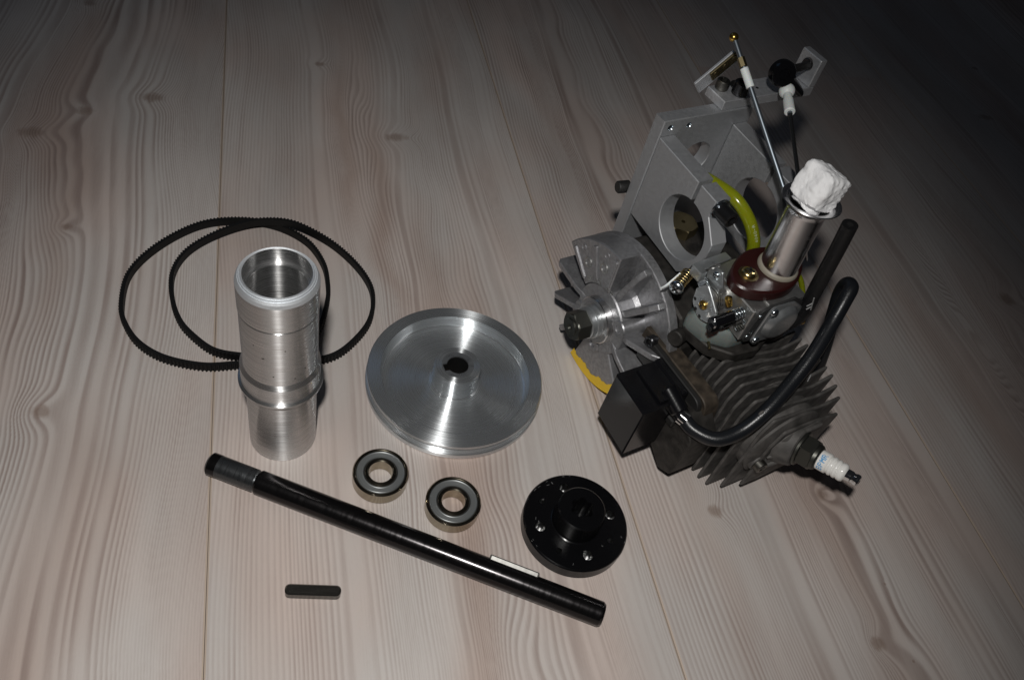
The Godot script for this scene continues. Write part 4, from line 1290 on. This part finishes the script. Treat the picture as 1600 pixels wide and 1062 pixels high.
	epart("cable_tie", e, mb().tube(smooth([Vector3(249.5, 96, -189.5), Vector3(250.4, 99.4, -188), Vector3(253.5, 102.6, -188), Vector3(257.5, 104.2, -189)], 6), 0.95, 12, false, true, 0.5), "white_nylon", 50)
	# small things round the throttle
	for q in [[94.8, -178.6], [90.6, -175.6], [89.2, -171.4]]:
		epart("plate_hole", disc, mb().lathe([Vector2(1.0, .02), Vector2(0, .03)], frame(Vector3(263.55, 0.0 + q[0], q[1]), Vector3(-1, 0, 0)), 12), "hole_dark")
	var ar := mb()
	ar.box(Vector3(263.3, 94.2, -166.6), Vector3(.2, 2.6, .7), .05, Basis(Vector3(1, 0, 0), .7))
	ar.box(Vector3(263.3, 94.6, -165.9), Vector3(.2, .7, 2.0), .05, Basis(Vector3(1, 0, 0), .3))
	ar.box(Vector3(263.3, 95.0, -167.0), Vector3(.2, 2.0, .7), .05, Basis(Vector3(1, 0, 0), -.4))
	epart("arrow_mark", disc, ar, "ceramic").set_meta("kind", "stuff")
	epart("return_spring", body, mb().coil(Vector3(271.5, 98, -174), Vector3(267, 98, -174), 6.4, 0.45, 3.2), "nut_steel", 60)
	epart("spring_leg", body, mb().tube(smooth([Vector3(267, 104, -176), Vector3(265.5, 107, -180), Vector3(263, 108, -184)], 5), 0.45, 8), "zinc")
	epart("choke_lever", body, mb().extrude(rounded(poly([-180, 99, -173, 99, -171, 108, -175, 115, -180, 114, -183, 107]), [2, 2, 3, 2, 2, 3], 4), -270.2, -269.0, X, 0.2), "zinc_sheet", 30)
	pan_screw(body, Vector3(268.9, 111.0, -177.5), Vector3(-1, 0, 0), 1.9, "zinc", "lever_screw")
	epart("pivot_boss", body, mb().lathe([Vector2(3.4, 0), Vector2(3.2, 6.0), Vector2(2.6, 6.6), Vector2(0, 6.6)], frame(Vector3(276, 104, -185), Vector3(-.3, .95, 0)), 20), "carb_cast")
	for q in [[279.0, 93.5, -151.9, 1.6], [308.0, 108.3, -166.0, 1.8]]:
		epart("body_plug", body, mb().ball(Vector3(q[0], q[1], q[2]), q[3], 14), "zinc")
	epart("case_stud", e, mb().lathe([Vector2(4.4, 0), Vector2(4.4, 9), Vector2(3.8, 9.6), Vector2(0, 9.6)], frame(Vector3(266, 69, -177), Vector3(-.9, .2, .3)), 24), "case_dark")


func make_paper() -> void:
	var m := mb()
	var f := FastNoiseLite.new()
	f.seed = 8
	f.noise_type = FastNoiseLite.TYPE_CELLULAR
	f.cellular_return_type = FastNoiseLite.RETURN_DISTANCE2_SUB
	f.frequency = 0.085
	var f2 := FastNoiseLite.new()
	f2.seed = 3
	f2.frequency = 0.09
	f2.fractal_octaves = 3
	var C := Vector3(300.4, 163.0, -171.8)
	var nu := 84
	var nv := 48
	var at := func(i: int, j: int) -> Vector3:
		var t := TAU * i / nu
		var v := lerpf(-PI / 2, PI / 2, float(j) / nv)
		var d := Vector3(cos(v) * cos(t), sin(v), cos(v) * sin(t))
		# a folded wad: blunt sides, a slanting top
		var r := 1.0 / pow(pow(absf(d.x) / 10.4, 5.0) + pow(absf(d.y) / 11.2, 5.0) + pow(absf(d.z) / 10.0, 5.0), 1.0 / 5.0)
		var p := d * r
		p *= 1.0 + 0.10 * f2.get_noise_3dv(p * 0.6) + 0.27 * (f.get_noise_3dv(p * 0.75) + 0.5) + 0.018 * sin(p.x * 1.1 + p.y * 2.1) * smoothstep(0.0, 6.0, p.x)
		if p.y < -3.0:
			var s := clampf((-3.0 - p.y) / 5.0, 0, 1)
			var q := Vector2(p.x, p.z)
			q = q.limit_length(lerpf(20.0, 7.4, s))
			p = Vector3(q.x, p.y, q.y)
		return Basis(Vector3(0.15, 0, 1).normalized(), -0.36) * p + C
	for j in nv:
		for i in nu:
			m.quad(at.call(i, j), at.call(i, j + 1), at.call((i + 1) % nu, j + 1), at.call((i + 1) % nu, j), Vector2(i, j) / 20.0, Vector2(i, j + 1) / 20.0, Vector2(i + 1, j + 1) / 20.0, Vector2(i + 1, j) / 20.0)
	var t := thing("paper_wad", "crumpled white embossed paper towel stuffed in the engine's inlet trumpet", "paper", Basis(Vector3.UP, TURN) * EO, TURN)
	put("towel", t, m.mesh(32, EO), mats["paper"])


# ------------------------------------------------------------------
func _ready() -> void:
	# camera
	var cam := Camera3D.new()
	cam.name = "camera"
	cam.fov = 45.38
	cam.near = 0.02
	cam.far = 20.0
	cam.transform = Transform3D(Basis(Vector3(0.961841, 0.188944, 0.197902), Vector3(0.030738, 0.644072, -0.764347), Vector3(-0.271876, 0.741264, 0.613687)), Vector3(0, 0.366212, 0))
	add_child(cam)
	cam.current = true
	# the unlit room
	var we := WorldEnvironment.new()
	we.name = "surroundings"
	var env := Environment.new()
	env.background_mode = Environment.BG_COLOR
	env.background_color = lin(.011, .0115, .013)
	env.tonemap_mode = Environment.TONE_MAPPER_LINEAR
	env.tonemap_exposure = 1.0
	env.sdfgi_enabled = true
	env.ssao_enabled = true
	env.ssil_enabled = true
	we.environment = env
	add_child(we)
	# the camera's pop-up flash, just above and behind the lens
	var fl := SpotLight3D.new()
	fl.name = "flash_lamp"
	fl.light_color = Color(1.0, 0.99, 0.975)
	fl.light_energy = 0.2
	fl.light_size = 0.011
	fl.spot_range = 6.0
	fl.spot_attenuation = 2.0
	fl.spot_angle = 43.0
	fl.spot_angle_attenuation = 0.9
	fl.shadow_enabled = true
	add_child(fl)
	fl.look_at_from_position(Vector3(-0.0176, 0.4602, -0.0040), Vector3(0.06, 0.0, -0.225), Vector3.UP)
	# dim cool daylight from a window to the left
	var win := AreaLight3D.new()
	win.name = "window_light"
	win.light_color = Color(0.62, 0.8, 1.0)
	win.light_energy = 0.06
	win.area_size = Vector2(1.0, 0.8)
	win.area_range = 8.0
	win.shadow_enabled = true
	add_child(win)
	win.look_at_from_position(Vector3(-0.83, 1.35, -1.75), Vector3(0.1, 0, -0.27), Vector3.UP)

	make_materials()
	make_floor()
	make_tube()
	make_pulley()
	make_bearings()
	make_shaft()
	make_hub()
	make_belt()
	make_engine()
	make_paper()
